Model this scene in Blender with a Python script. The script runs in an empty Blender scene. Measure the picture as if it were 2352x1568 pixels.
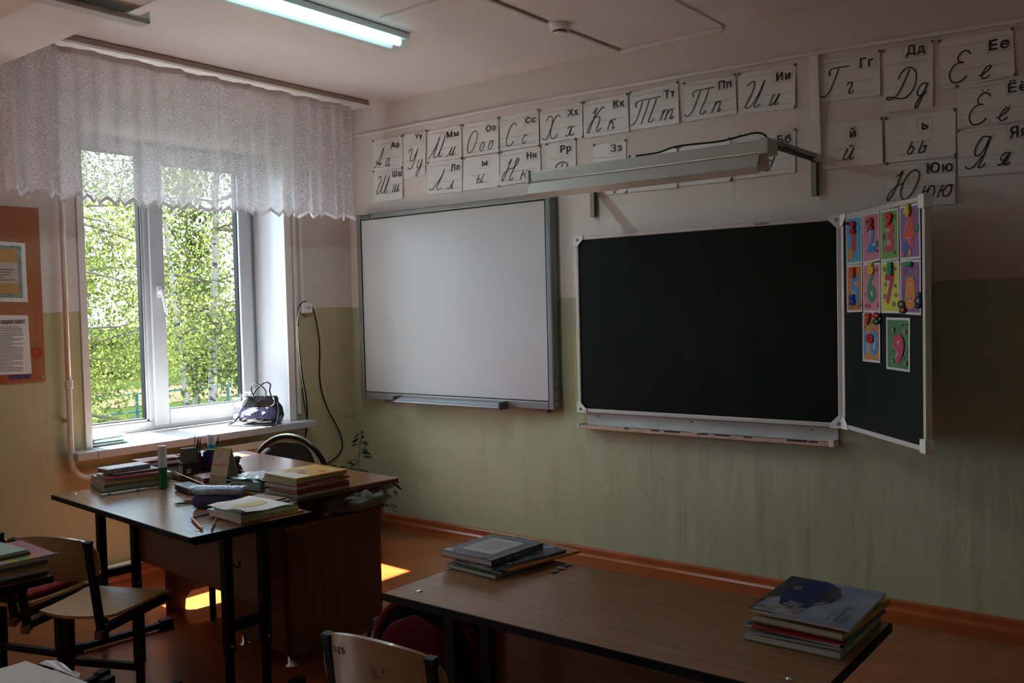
import bpy, bmesh, math, random
from mathutils import Vector, Matrix, noise
from mathutils.geometry import delaunay_2d_cdt
R = math.radians; PI = math.pi
random.seed(7)
scn = bpy.context.scene
COL = scn.collection
# ------------------------------------------------------------------ camera
FPX = 2093.1
CAM = Vector((4.8409, -4.3762, 1.4448))
_y, _p, _r = R(38.0), R(-2.0564), R(-1.3509)
FW = Vector((-math.sin(_y)*math.cos(_p), math.cos(_y)*math.cos(_p), math.sin(_p)))
_rt = Vector((math.cos(_y), math.sin(_y), 0)); _up = _rt.cross(FW)
RT = _rt*math.cos(_r) + _up*math.sin(_r); UP = -_rt*math.sin(_r) + _up*math.cos(_r)
cam = bpy.data.cameras.new('camera'); camo = bpy.data.objects.new('camera', cam); COL.objects.link(camo)
cam.sensor_width = 36; cam.lens = FPX/2352*36; cam.clip_start = .05; cam.clip_end = 900
camo.matrix_world = Matrix(((RT.x, UP.x, -FW.x, CAM.x), (RT.y, UP.y, -FW.y, CAM.y), (RT.z, UP.z, -FW.z, CAM.z), (0, 0, 0, 1)))
scn.camera = camo
def at(px, py, ax, v):
    """point of the plane ax = v seen at that pixel of the photograph"""
    d = FW + RT*((px-1176)/FPX) - UP*((py-784)/FPX)
    i = 'xyz'.index(ax)
    return CAM + d*((v-CAM[i])/d[i])
# ------------------------------------------------------------------ view, world, sun, sky portals
scn.view_settings.view_transform = 'Standard'; scn.view_settings.look = 'None'
scn.view_settings.exposure = 1.43; scn.view_settings.gamma = 1; scn.view_settings.use_curve_mapping = False
scn.render.film_transparent = False
W = bpy.data.worlds.new('sky'); scn.world = W; W.use_nodes = True
nt = W.node_tree; nt.nodes.clear()
_o = nt.nodes.new('ShaderNodeOutputWorld'); _b = nt.nodes.new('ShaderNodeBackground')
_tc = nt.nodes.new('ShaderNodeTexCoord'); _n = nt.nodes.new('ShaderNodeTexNoise'); _cr = nt.nodes.new('ShaderNodeValToRGB')
_n.inputs['Scale'].default_value = 2.6; _n.inputs['Detail'].default_value = 6
nt.links.new(_tc.outputs['Generated'], _n.inputs['Vector']); nt.links.new(_n.outputs['Fac'], _cr.inputs['Fac'])
_cr.color_ramp.elements[0].position = .36; _cr.color_ramp.elements[0].color = (.42, .62, 1, 1)
_cr.color_ramp.elements[1].position = .56; _cr.color_ramp.elements[1].color = (.93, .97, 1, 1)
nt.links.new(_cr.outputs['Color'], _b.inputs['Color']); nt.links.new(_b.outputs['Background'], _o.inputs['Surface'])
SKY = 3.2
_b.inputs['Strength'].default_value = SKY
SUN_DIR = Vector((.72, -.05, -1)).normalized()
sun = bpy.data.lights.new('sun', 'SUN'); sun.energy = 32.0; sun.angle = R(.6); sun.color = (1, .94, .84)
so = bpy.data.objects.new('sun', sun); COL.objects.link(so); so.rotation_euler = SUN_DIR.to_track_quat('-Z', 'Y').to_euler(); so.location = (-6, 0, 9)
for (y0, y1, z0, z1) in ((-1.95, -.5, .74, 2.5), (-5.6, -4.3, .74, 2.5)):
    a = bpy.data.lights.new('window_portal', 'AREA'); a.shape = 'RECTANGLE'; a.size = y1-y0; a.size_y = z1-z0; a.cycles.is_portal = True
    ao = bpy.data.objects.new('window_portal', a); COL.objects.link(ao); ao.location = (-.5, (y0+y1)/2, (z0+z1)/2); ao.rotation_euler = (0, -PI/2, 0)
    ao.rotation_euler = Vector((1, 0, 0)).to_track_quat('-Z', 'Z').to_euler()
# ------------------------------------------------------------------ materials
MATS = {}
def mat(name, col, rough=.6, metal=0, var=0, vs=8, bump=0, bs=40, spec=.5, coat=0, trans=0, stretch=None, col2=None, emit=None, estr=0):
    if name in MATS: return MATS[name]
    m = bpy.data.materials.new(name); MATS[name] = m; m.use_nodes = True
    n = m.node_tree; b = n.nodes['Principled BSDF']
    b.inputs['Base Color'].default_value = (*col, 1); b.inputs['Roughness'].default_value = rough; b.inputs['Metallic'].default_value = metal
    b.inputs['Specular IOR Level'].default_value = spec; b.inputs['Coat Weight'].default_value = coat; b.inputs['Coat Roughness'].default_value = .08
    b.inputs['Transmission Weight'].default_value = trans
    if emit: b.inputs['Emission Color'].default_value = (*emit, 1); b.inputs['Emission Strength'].default_value = estr
    tc = n.nodes.new('ShaderNodeTexCoord'); mp = n.nodes.new('ShaderNodeMapping'); n.links.new(tc.outputs['Object'], mp.inputs['Vector'])
    if stretch: mp.inputs['Scale'].default_value = stretch
    if var or col2:
        t = n.nodes.new('ShaderNodeTexNoise'); t.inputs['Scale'].default_value = vs; t.inputs['Detail'].default_value = 5
        n.links.new(mp.outputs['Vector'], t.inputs['Vector'])
        r = n.nodes.new('ShaderNodeValToRGB'); n.links.new(t.outputs['Fac'], r.inputs['Fac'])
        c2 = col2 if col2 else tuple(max(0, c*(1-var)) for c in col)
        c1 = col if col2 else tuple(min(1, c*(1+var)) for c in col)
        r.color_ramp.elements[0].position = .35; r.color_ramp.elements[0].color = (*c2, 1)
        r.color_ramp.elements[1].position = .65; r.color_ramp.elements[1].color = (*c1, 1)
        n.links.new(r.outputs['Color'], b.inputs['Base Color'])
    if bump:
        t2 = n.nodes.new('ShaderNodeTexNoise'); t2.inputs['Scale'].default_value = bs; t2.inputs['Detail'].default_value = 4
        n.links.new(mp.outputs['Vector'], t2.inputs['Vector'])
        bp = n.nodes.new('ShaderNodeBump'); bp.inputs['Strength'].default_value = bump; bp.inputs['Distance'].default_value = .01
        n.links.new(t2.outputs['Fac'], bp.inputs['Height']); n.links.new(bp.outputs['Normal'], b.inputs['Normal'])
    return m
def wall_paint(name, z0, slope, axis, low=((.42, .45, .29), (.47, .50, .33))):
    m = bpy.data.materials.new(name); m.use_nodes = True; n = m.node_tree; b = n.nodes['Principled BSDF']; L = n.links.new
    g = n.nodes.new('ShaderNodeNewGeometry'); s = n.nodes.new('ShaderNodeSeparateXYZ'); L(g.outputs['Position'], s.inputs[0])
    wn = n.nodes.new('ShaderNodeTexNoise'); wn.inputs['Scale'].default_value = 6; L(g.outputs['Position'], wn.inputs['Vector'])
    a1 = n.nodes.new('ShaderNodeMath'); a1.operation = 'MULTIPLY_ADD'; L(s.outputs[axis], a1.inputs[0]); a1.inputs[1].default_value = slope; a1.inputs[2].default_value = z0
    a2 = n.nodes.new('ShaderNodeMath'); a2.operation = 'MULTIPLY_ADD'; L(wn.outputs['Fac'], a2.inputs[0]); a2.inputs[1].default_value = .012; L(a1.outputs[0], a2.inputs[2])
    c = n.nodes.new('ShaderNodeMath'); c.operation = 'GREATER_THAN'; L(s.outputs['Z'], c.inputs[0]); L(a2.outputs[0], c.inputs[1])
    def two(c1, c2, sc):
        t = n.nodes.new('ShaderNodeTexNoise'); t.inputs['Scale'].default_value = sc; t.inputs['Detail'].default_value = 6; L(g.outputs['Position'], t.inputs['Vector'])
        r = n.nodes.new('ShaderNodeValToRGB'); L(t.outputs['Fac'], r.inputs['Fac']); r.color_ramp.elements[0].position = .3; r.color_ramp.elements[1].position = .7
        r.color_ramp.elements[0].color = (*c1, 1); r.color_ramp.elements[1].color = (*c2, 1); return r
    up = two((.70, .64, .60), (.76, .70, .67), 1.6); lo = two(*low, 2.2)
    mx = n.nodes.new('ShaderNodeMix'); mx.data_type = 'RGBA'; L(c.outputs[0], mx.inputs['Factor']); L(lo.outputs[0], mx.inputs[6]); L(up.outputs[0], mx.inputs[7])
    # grime just above the skirting and a few scuffs
    L(mx.outputs[2], b.inputs['Base Color'])
    b.inputs['Roughness'].default_value = .55
    mp = n.nodes.new('ShaderNodeMapping'); mp.inputs['Scale'].default_value = (9, 9, 1.3); L(g.outputs['Position'], mp.inputs['Vector'])
    t1 = n.nodes.new('ShaderNodeTexNoise'); t1.inputs['Scale'].default_value = 1.0; t1.inputs['Detail'].default_value = 3; L(mp.outputs[0], t1.inputs['Vector'])
    t2 = n.nodes.new('ShaderNodeTexNoise'); t2.inputs['Scale'].default_value = 26; t2.inputs['Detail'].default_value = 6; L(g.outputs['Position'], t2.inputs['Vector'])
    t3 = n.nodes.new('ShaderNodeTexNoise'); t3.inputs['Scale'].default_value = 2.2; L(g.outputs['Position'], t3.inputs['Vector'])
    ad = n.nodes.new('ShaderNodeMath'); ad.operation = 'MULTIPLY_ADD'; L(t2.outputs['Fac'], ad.inputs[0]); ad.inputs[1].default_value = .25; L(t1.outputs['Fac'], ad.inputs[2])
    ae = n.nodes.new('ShaderNodeMath'); ae.operation = 'MULTIPLY_ADD'; L(t3.outputs['Fac'], ae.inputs[0]); ae.inputs[1].default_value = 1.4; L(ad.outputs[0], ae.inputs[2])
    bp = n.nodes.new('ShaderNodeBump'); bp.inputs['Strength'].default_value = .45; bp.inputs['Distance'].default_value = .02; L(ae.outputs[0], bp.inputs['Height']); L(bp.outputs[0], b.inputs['Normal'])
    return m
M_front = wall_paint('painted_plaster_front', 1.472, .0118, 'X'); M_left = wall_paint('painted_plaster_left_bounce', 1.478, 0, 'Y', ((.48, .45, .27), (.53, .49, .30)))  # lower left green tinted yellower, standing in for warm light bounced off the floor
M_ceil = mat('ceiling_whitewash', (.80, .745, .735), .8, var=.05, vs=1.5, bump=.12, bs=9)
M_white = mat('white_plastic', (.82, .82, .83), .3)
M_pvc = mat('white_window_plastic', (.48, .49, .53), .22)
M_trimw = mat('white_painted_trim', (.80, .78, .76), .4)
M_black = mat('black_powder_coat', (.007, .007, .008), .5, bump=.05, bs=300, spec=.15)
M_blackp = mat('black_plastic', (.010, .010, .011), .45, spec=.2)
M_edge = mat('black_edging', (.008, .007, .007), .6, spec=.12)
M_beech = mat('beech_laminate', (.30, .165, .085), .2, var=.10, vs=3, stretch=(2, 24, 24), bump=.03, bs=60, spec=.5)
M_alder = mat('alder_laminate', (.20, .075, .035), .2, var=.16, vs=3, stretch=(1.5, 22, 22), spec=.5)
M_cab = mat('cabinet_laminate', (.12, .045, .016), .45, var=.2, vs=3, stretch=(18, 18, 1.2))
M_ply = mat('birch_plywood', (.50, .31, .125), .34, var=.13, vs=4, stretch=(3, 20, 3))
M_plyb = mat('birch_plywood_back', (.34, .21, .10), .3, var=.13, vs=4, stretch=(3, 3, 24), coat=.3)
M_chrome = mat('chrome', (.75, .75, .77), .2, 1)
M_steel = mat('dull_steel', (.35, .35, .36), .4, 1)
M_floor = [mat('floor_paint_%s' % 'abc'[i], c, .25, var=.12, vs=3, bump=.08, bs=3, coat=.4) for i, c in enumerate([(.27, .062, .012), (.26, .058, .011), (.28, .066, .013)])]
M_skirt = mat('skirting_paint', (.36, .09, .025), .3, var=.1, vs=6, bump=.1, bs=14)
M_pages = mat('page_block', (.44, .41, .35), .8, var=.12, vs=4, stretch=(1, 1, 120))
M_paper = mat('white_paper', (.78, .77, .76), .55, bump=.03, bs=12)
M_ink = mat('black_ink', (.02, .02, .022), .5)
M_line = mat('ruled_line_ink', (.42, .36, .36), .6)
def img(name, *cols, scale=40, rough=.35):
    """printed cover with small coloured patches"""
    if name in MATS: return MATS[name]
    m = bpy.data.materials.new(name); MATS[name] = m; m.use_nodes = True; n = m.node_tree; b = n.nodes['Principled BSDF']; b.inputs['Roughness'].default_value = rough
    tc = n.nodes.new('ShaderNodeTexCoord'); v = n.nodes.new('ShaderNodeTexNoise'); v.inputs['Scale'].default_value = scale; v.inputs['Detail'].default_value = 3; v.inputs['Distortion'].default_value = 1.2
    n.links.new(tc.outputs['Object'], v.inputs['Vector'])
    r = n.nodes.new('ShaderNodeValToRGB'); r.color_ramp.interpolation = 'CONSTANT'; n.links.new(v.outputs['Fac'], r.inputs['Fac'])
    k = len(cols)
    for i, c in enumerate(cols):
        p = .36+.28*i/k if i else 0
        e = r.color_ramp.elements[i] if i < 2 else r.color_ramp.elements.new(p)
        e.position = p; e.color = (*c, 1)
    n.links.new(r.outputs['Color'], b.inputs['Base Color']); return m
_cc = {}
def cm(r, g, b, rough=.45):
    k = (r, g, b, rough)
    if k not in _cc: _cc[k] = mat('coloured_%d' % len(_cc), (r, g, b), rough)
    return _cc[k]
def glassy(name, tint, gloss=.08, rough=.02, alpha=1.0, cloud=0):
    m = bpy.data.materials.new(name); m.use_nodes = True; n = m.node_tree; n.nodes.clear(); L = n.links.new
    o = n.nodes.new('ShaderNodeOutputMaterial'); mx = n.nodes.new('ShaderNodeMixShader'); t = n.nodes.new('ShaderNodeBsdfTransparent'); g = n.nodes.new('ShaderNodeBsdfGlossy')
    fr = n.nodes.new('ShaderNodeLayerWeight'); fr.inputs['Blend'].default_value = .5
    pw_ = n.nodes.new('ShaderNodeMath'); pw_.operation = 'POWER'; pw_.inputs[1].default_value = 5; L(fr.outputs['Facing'], pw_.inputs[0])
    mt = n.nodes.new('ShaderNodeMath'); mt.operation = 'MULTIPLY_ADD'; mt.inputs[1].default_value = .9; mt.inputs[2].default_value = gloss+.03; mt.use_clamp = True; L(pw_.outputs[0], mt.inputs[0])
    t.inputs[0].default_value = (*tint, 1); g.inputs['Roughness'].default_value = rough; L(mt.outputs[0], mx.inputs[0]); L(t.outputs[0], mx.inputs[1]); L(g.outputs[0], mx.inputs[2])
    if cloud:
        d = n.nodes.new('ShaderNodeBsdfDiffuse'); d.inputs[0].default_value = (.9, .9, .92, 1); m2 = n.nodes.new('ShaderNodeMixShader'); m2.inputs[0].default_value = cloud
        L(mx.outputs[0], m2.inputs[1]); L(d.outputs[0], m2.inputs[2]); L(m2.outputs[0], o.inputs[0])
    else: L(mx.outputs[0], o.inputs[0])
    return m
M_glass = glassy('window_glass', (.95, .98, .97), 0)
M_film = glassy('clear_plastic_film', (.93, .94, .95), .12, .12)
M_cap = glassy('frosted_clear_plastic', (.9, .92, .94), .05, .2, cloud=.45)
# ------------------------------------------------------------------ mesh building
class MB:
    def __init__(s): s.v = []; s.f = []; s.m = []; s.T = Matrix.Identity(4)
    def add(s, vs, fs, mi=0):
        b = len(s.v); s.v += [tuple(s.T @ Vector(p)) for p in vs]; s.f += [tuple(b+i for i in f) for f in fs]; s.m += [mi]*len(fs); return s
    def box(s, x0, x1, y0, y1, z0, z1, mi=0):
        return s.add([(x0, y0, z0), (x1, y0, z0), (x1, y1, z0), (x0, y1, z0), (x0, y0, z1), (x1, y0, z1), (x1, y1, z1), (x0, y1, z1)],
                     [(0, 3, 2, 1), (4, 5, 6, 7), (0, 1, 5, 4), (1, 2, 6, 5), (2, 3, 7, 6), (3, 0, 4, 7)], mi)
    def tube(s, pts, r, n=8, mi=0, caps=True, closed=False):
        pts = [Vector(p) for p in pts]; N = len(pts); rr = r if isinstance(r, (list, tuple)) else [r]*N
        vs = []; prev = None
        for i, p in enumerate(pts):
            a = pts[(i-1) % N] if (closed or i) else p; c = pts[(i+1) % N] if (closed or i < N-1) else p
            t = (c-a).normalized()
            u = (prev - t*prev.dot(t)) if prev else (Vector((0, 0, 1)) if abs(t.z) < .9 else Vector((1, 0, 0))).cross(t)
            u = u.normalized(); prev = u; w = t.cross(u)
            for k in range(n):
                an = 2*PI*k/n + PI/n; vs.append(p + (u*math.cos(an)+w*math.sin(an))*rr[i])
        fs = []
        for i in range(N if closed else N-1):
            j = (i+1) % N
            for k in range(n): fs.append((i*n+k, i*n+(k+1) % n, j*n+(k+1) % n, j*n+k))
        if caps and not closed: fs += [tuple(range(n))[::-1], tuple((N-1)*n+k for k in range(n))]
        return s.add(vs, fs, mi)
    def bar(s, a, b, w, h=None, mi=0, upv=(0, 0, 1)):
        """rectangular bar from a to b, w across, h along upv"""
        h = h or w; a = Vector(a); b = Vector(b); t = (b-a).normalized(); u = Vector(upv)
        if abs(t.dot(u)) > .95: u = Vector((0, 1, 0))
        x = t.cross(u).normalized()*w/2; z = x.cross(t).normalized()*h/2
        vs = [p+sx*x+sz*z for p in (a, b) for sx, sz in ((-1, -1), (1, -1), (1, 1), (-1, 1))]
        return s.add(vs, [(0, 3, 2, 1), (4, 5, 6, 7), (0, 1, 5, 4), (1, 2, 6, 5), (2, 3, 7, 6), (3, 0, 4, 7)], mi)
    def lathe(s, prof, n=20, c=(0, 0, 0), mi=0):
        vs = [(c[0]+r*math.cos(2*PI*k/n), c[1]+r*math.sin(2*PI*k/n), c[2]+z) for r, z in prof for k in range(n)]
        fs = [(i*n+k, i*n+(k+1) % n, (i+1)*n+(k+1) % n, (i+1)*n+k) for i in range(len(prof)-1) for k in range(n)]
        fs += [tuple(range(n))[::-1], tuple((len(prof)-1)*n+k for k in range(n))]
        return s.add(vs, fs, mi)
    def prism(s, poly, d0, d1, f, mi=0):
        """poly of (a,b) pairs, f(a,b,d) -> xyz"""
        k = len(poly); vs = [f(a, b, d0) for a, b in poly]+[f(a, b, d1) for a, b in poly]
        fs = [tuple(range(k))[::-1], tuple(range(k, 2*k))]+[(i, (i+1) % k, k+(i+1) % k, k+i) for i in range(k)]
        return s.add(vs, fs, mi)
    def grid(s, nu, nv, f, mi=0, closedu=False):
        vs = [f(i/(nu if closedu else nu-1), j/(nv-1)) for j in range(nv) for i in range(nu)]; fs = []
        for j in range(nv-1):
            for i in range(nu if closedu else nu-1):
                k = (i+1) % nu; fs.append((j*nu+i, j*nu+k, (j+1)*nu+k, (j+1)*nu+i))
        return s.add(vs, fs, mi)
    def build(s, name, m, parent=None, smooth=False, bevel=0, solid=0, subs=0, seg=2, sep=False):
        if sep:
            par = list(range(len(s.v)))
            def fd(i):
                while par[i] != i: par[i] = par[par[i]]; i = par[i]
                return i
            for f in s.f:
                for q in f[1:]: par[fd(q)] = fd(f[0])
            isl = {}
            for i, f in enumerate(s.f): isl.setdefault(fd(f[0]), []).append(i)
            o = None
            for ids in isl.values():
                b = MB(); mp = {}
                for i in ids:
                    for v in s.f[i]:
                        if v not in mp: mp[v] = len(b.v); b.v.append(s.v[v])
                    b.f.append(tuple(mp[v] for v in s.f[i])); b.m.append(s.m[i])
                mm = m[b.m[0] % len(m)] if isinstance(m, (list, tuple)) else m
                o = b.build(name, mm, parent, smooth, bevel, solid, subs, seg)
            return o
        me = bpy.data.meshes.new(name); me.from_pydata(s.v, [], s.f)
        ms = m if isinstance(m, (list, tuple)) else [m]
        for q in ms: me.materials.append(q)
        if len(ms) > 1: me.polygons.foreach_set('material_index', s.m)
        bm = bmesh.new(); bm.from_mesh(me); bmesh.ops.recalc_face_normals(bm, faces=bm.faces); bm.to_mesh(me); bm.free()
        if smooth: me.polygons.foreach_set('use_smooth', [True]*len(me.polygons))
        o = bpy.data.objects.new(name, me); COL.objects.link(o)
        if parent: o.parent = parent
        if solid: q = o.modifiers.new('t', 'SOLIDIFY'); q.thickness = solid; q.offset = 0
        if solid and smooth: q = o.modifiers.new('e', 'EDGE_SPLIT'); q.split_angle = R(50)
        if bevel: q = o.modifiers.new('b', 'BEVEL'); q.width = bevel; q.segments = seg; q.limit_method = 'ANGLE'; q.angle_limit = R(40)
        if subs: q = o.modifiers.new('s', 'SUBSURF'); q.levels = subs; q.render_levels = subs
        return o
def tag(o, label=None, cat=None, group=None, kind=None):
    if label: o['label'] = label
    if cat: o['category'] = cat
    if group: o['group'] = group
    if kind: o['kind'] = kind
    return o
def thing(name, label, cat, loc=(0, 0, 0), rz=0, group=None, kind=None):
    o = bpy.data.objects.new(name, None); COL.objects.link(o); o.location = loc; o.rotation_euler = (0, 0, rz); o.empty_display_size = .05
    return tag(o, label, cat, group, kind)
def spline(pts, k=6, closed=False):
    P = [Vector(p) for p in pts]; n = len(P); out = []
    if n < 3 and not closed: return P
    for i in range(n if closed else n-1):
        g = (lambda j: P[j % n]) if closed else (lambda j: P[max(0, min(n-1, j))])
        a, b, c, d = g(i-1), g(i), g(i+1), g(i+2)
        for t in range(k):
            t /= k; out.append(.5*((2*b)+(c-a)*t+(2*a-5*b+4*c-d)*t*t+(3*b-a-3*c+d)*t**3))
    if not closed: out.append(P[-1])
    return out
_tx = {}
def glyphs(txt, bold=.03):
    k = (txt, bold)
    if k not in _tx:
        c = bpy.data.curves.new('t', 'FONT'); c.body = txt; c.fill_mode = 'NONE'; c.resolution_u = 6; c.size = 10; c.space_character = 1.12
        o = bpy.data.objects.new('t', c); COL.objects.link(o); me = bpy.data.meshes.new_from_object(o)
        co = [Vector((v.co.x*.1, v.co.y*.1)) for v in me.vertices]; eg = [tuple(e.vertices) for e in me.edges]
        V2, _e, F2 = delaunay_2d_cdt(co, eg, [], 0, 1e-6)[:3]
        def inside(x, y):
            n = False
            for a_, b_ in eg:
                p, q = co[a_], co[b_]
                if (p.y > y) != (q.y > y) and x < (q.x-p.x)*(y-p.y)/(q.y-p.y)+p.x: n = not n
            return n
        vs = [(v.x, v.y, 0) for v in V2]; fs = [tuple(f) for f in F2 if inside(sum(V2[k].x for k in f)/len(f), sum(V2[k].y for k in f)/len(f))]
        if bold:
            n = len(vs); V = list(vs); F = list(fs)
            for k in range(6):
                dx, dy = bold*math.cos(k*PI/3+.3), bold*math.sin(k*PI/3+.3); F += [tuple(i+len(V) for i in f) for f in fs]; V += [(v[0]+dx, v[1]+dy, k+1) for v in vs]
            vs, fs = V, F
        x0 = min(v[0] for v in vs); x1 = max(v[0] for v in vs); y0 = min(v[1] for v in vs); y1 = max(v[1] for v in vs)
        _tx[k] = ([((v[0]-x0)/(x1-x0), (v[1]-y0)/(y1-y0)) for v in vs], fs, [v[2] for v in vs])
        bpy.data.objects.remove(o); bpy.data.curves.remove(c); bpy.data.meshes.remove(me)
    return _tx[k]
def text(mb, txt, f, bold=.03, mi=0, depth=0):
    """f(u,v,d) maps the unit box of the lettering into space"""
    v, fs, lay = glyphs(txt, bold)
    o_ = Vector(f(0, 0, 0)); nn = (Vector(f(1, 0, 0))-o_).cross(Vector(f(0, 1, 0))-o_).normalized()*.00004
    if depth:
        n = len(v); vs = [f(a, b, 0) for a, b in v]+[f(a, b, depth*(1+.015*k)) for (a, b), k in zip(v, lay)]; F = [tuple(i for i in q) for q in fs]+[tuple(n+i for i in q) for q in fs]
        ec = {}
        for q in fs:
            for i in range(len(q)):
                e = (q[i], q[(i+1) % len(q)]); ec[e] = 1
        F += [(a, b, n+b, n+a) for (a, b) in ec if (b, a) not in ec]
        mb.add(vs, F, mi)
    else: mb.add([Vector(f(a, b, 0))+nn*k for (a, b), k in zip(v, lay)], fs, mi)
def ribbon(mb, pts, w, nrm, mi=0):
    pts = [Vector(p) for p in pts]; nrm = Vector(nrm); vs = []
    for i, p in enumerate(pts):
        t = (pts[min(i+1, len(pts)-1)]-pts[max(i-1, 0)])
        if t.length < 1e-9: t = Vector((0, 0, 1))
        s = t.normalized().cross(nrm)*w/2; e = t.normalized()*w*.35*(-1 if i == 0 else 1 if i == len(pts)-1 else 0)
        vs += [p+s+e, p-s+e]
    mb.add(vs, [(2*i, 2*i+1, 2*i+3, 2*i+2) for i in range(len(pts)-1)], mi)
# ================================================================== THE SETTING
H = 2.85
XR, YB = 6.6, -7.2
fl = MB().box(-.05, XR, YB, .05, -.06, -.022).build('floor', M_floor[1]); tag(fl, 'orange-brown painted plank floor', kind='structure')
pw = .128; j = 0; y = .0
while y > YB:
    b = MB().box(.0, XR, y-pw+.0005, y-.0005, -.021, 0)
    o = b.build('plank', M_floor[j % 3], fl); j += 1; y -= pw
cl = MB().box(-.05, 2.835, YB, .02, H, H+.12).box(2.865, XR, YB, .02, H-.004, H+.12).box(2.80, 2.9, YB, .02, H+.012, H+.1).build('ceiling', M_ceil); tag(cl, 'whitewashed concrete ceiling', kind='structure')
wf = MB().box(-.6, XR, 0, .25, -.06, H+.02).build('wall_front', M_front); tag(wf, kind='structure')
WIN = ((-1.905, -.58), (-5.6, -4.3)); ZS, ZT = .70, 2.488
b = MB(); ys = [YB]+[v for w in sorted(WIN) for v in (w[0]-.036, w[1]+.05)]+[0.0]
for i in range(0, len(ys), 2): b.box(-.55, 0, ys[i], ys[i+1], -.06, H+.02)
for (a, c) in WIN: b.box(-.55, 0, a-.036, c+.05, -.06, ZS).box(-.55, 0, a-.036, c+.05, ZT+.04, H+.02)
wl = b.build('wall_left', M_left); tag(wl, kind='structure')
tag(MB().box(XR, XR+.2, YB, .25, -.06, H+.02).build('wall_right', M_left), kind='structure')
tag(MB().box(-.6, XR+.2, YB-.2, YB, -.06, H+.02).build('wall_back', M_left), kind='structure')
bm_ = MB().box(0, XR, -2.735, -2.44, 2.63, H+.01).build('trim_1', M_ceil, bevel=.012); tag(bm_, 'white plastered ceiling beam in front of the curtain', kind='structure')
# skirting: board plus quarter round
def skirt(name, a, c, inward):
    b = MB(); u = (Vector(c)-Vector(a)).normalized(); n = Vector(inward)
    prof = [(0, 0), (.040, 0), (.038, .012), (.030, .022), (.022, .026), (.020, .05), (.016, .058), (0, .058)]
    L = (Vector(c)-Vector(a)).length; k = int(L/.25)
    rows = []
    for i in range(k+1):
        q = Vector(a)+u*(L*i/k); rows.append([q+n*(d+.0015*noise.noise(q*7+n)) + Vector((0, 0, z*(1+.06*noise.noise(q*3)))) for d, z in prof])
    m = len(prof); b.add([p for r_ in rows for p in r_], [(i*m+j, i*m+j+1, (i+1)*m+j+1, (i+1)*m+j) for i in range(k) for j in range(m-1)])
    return tag(b.build(name, M_skirt), 'orange-brown painted skirting board', kind='structure')
skirt('baseboard_front', (0, 0, 0), (XR, 0, 0), (0, -1, 0)); skirt('baseboard_left', (0, YB, 0), (0, 0, 0), (1, 0, 0))
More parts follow.
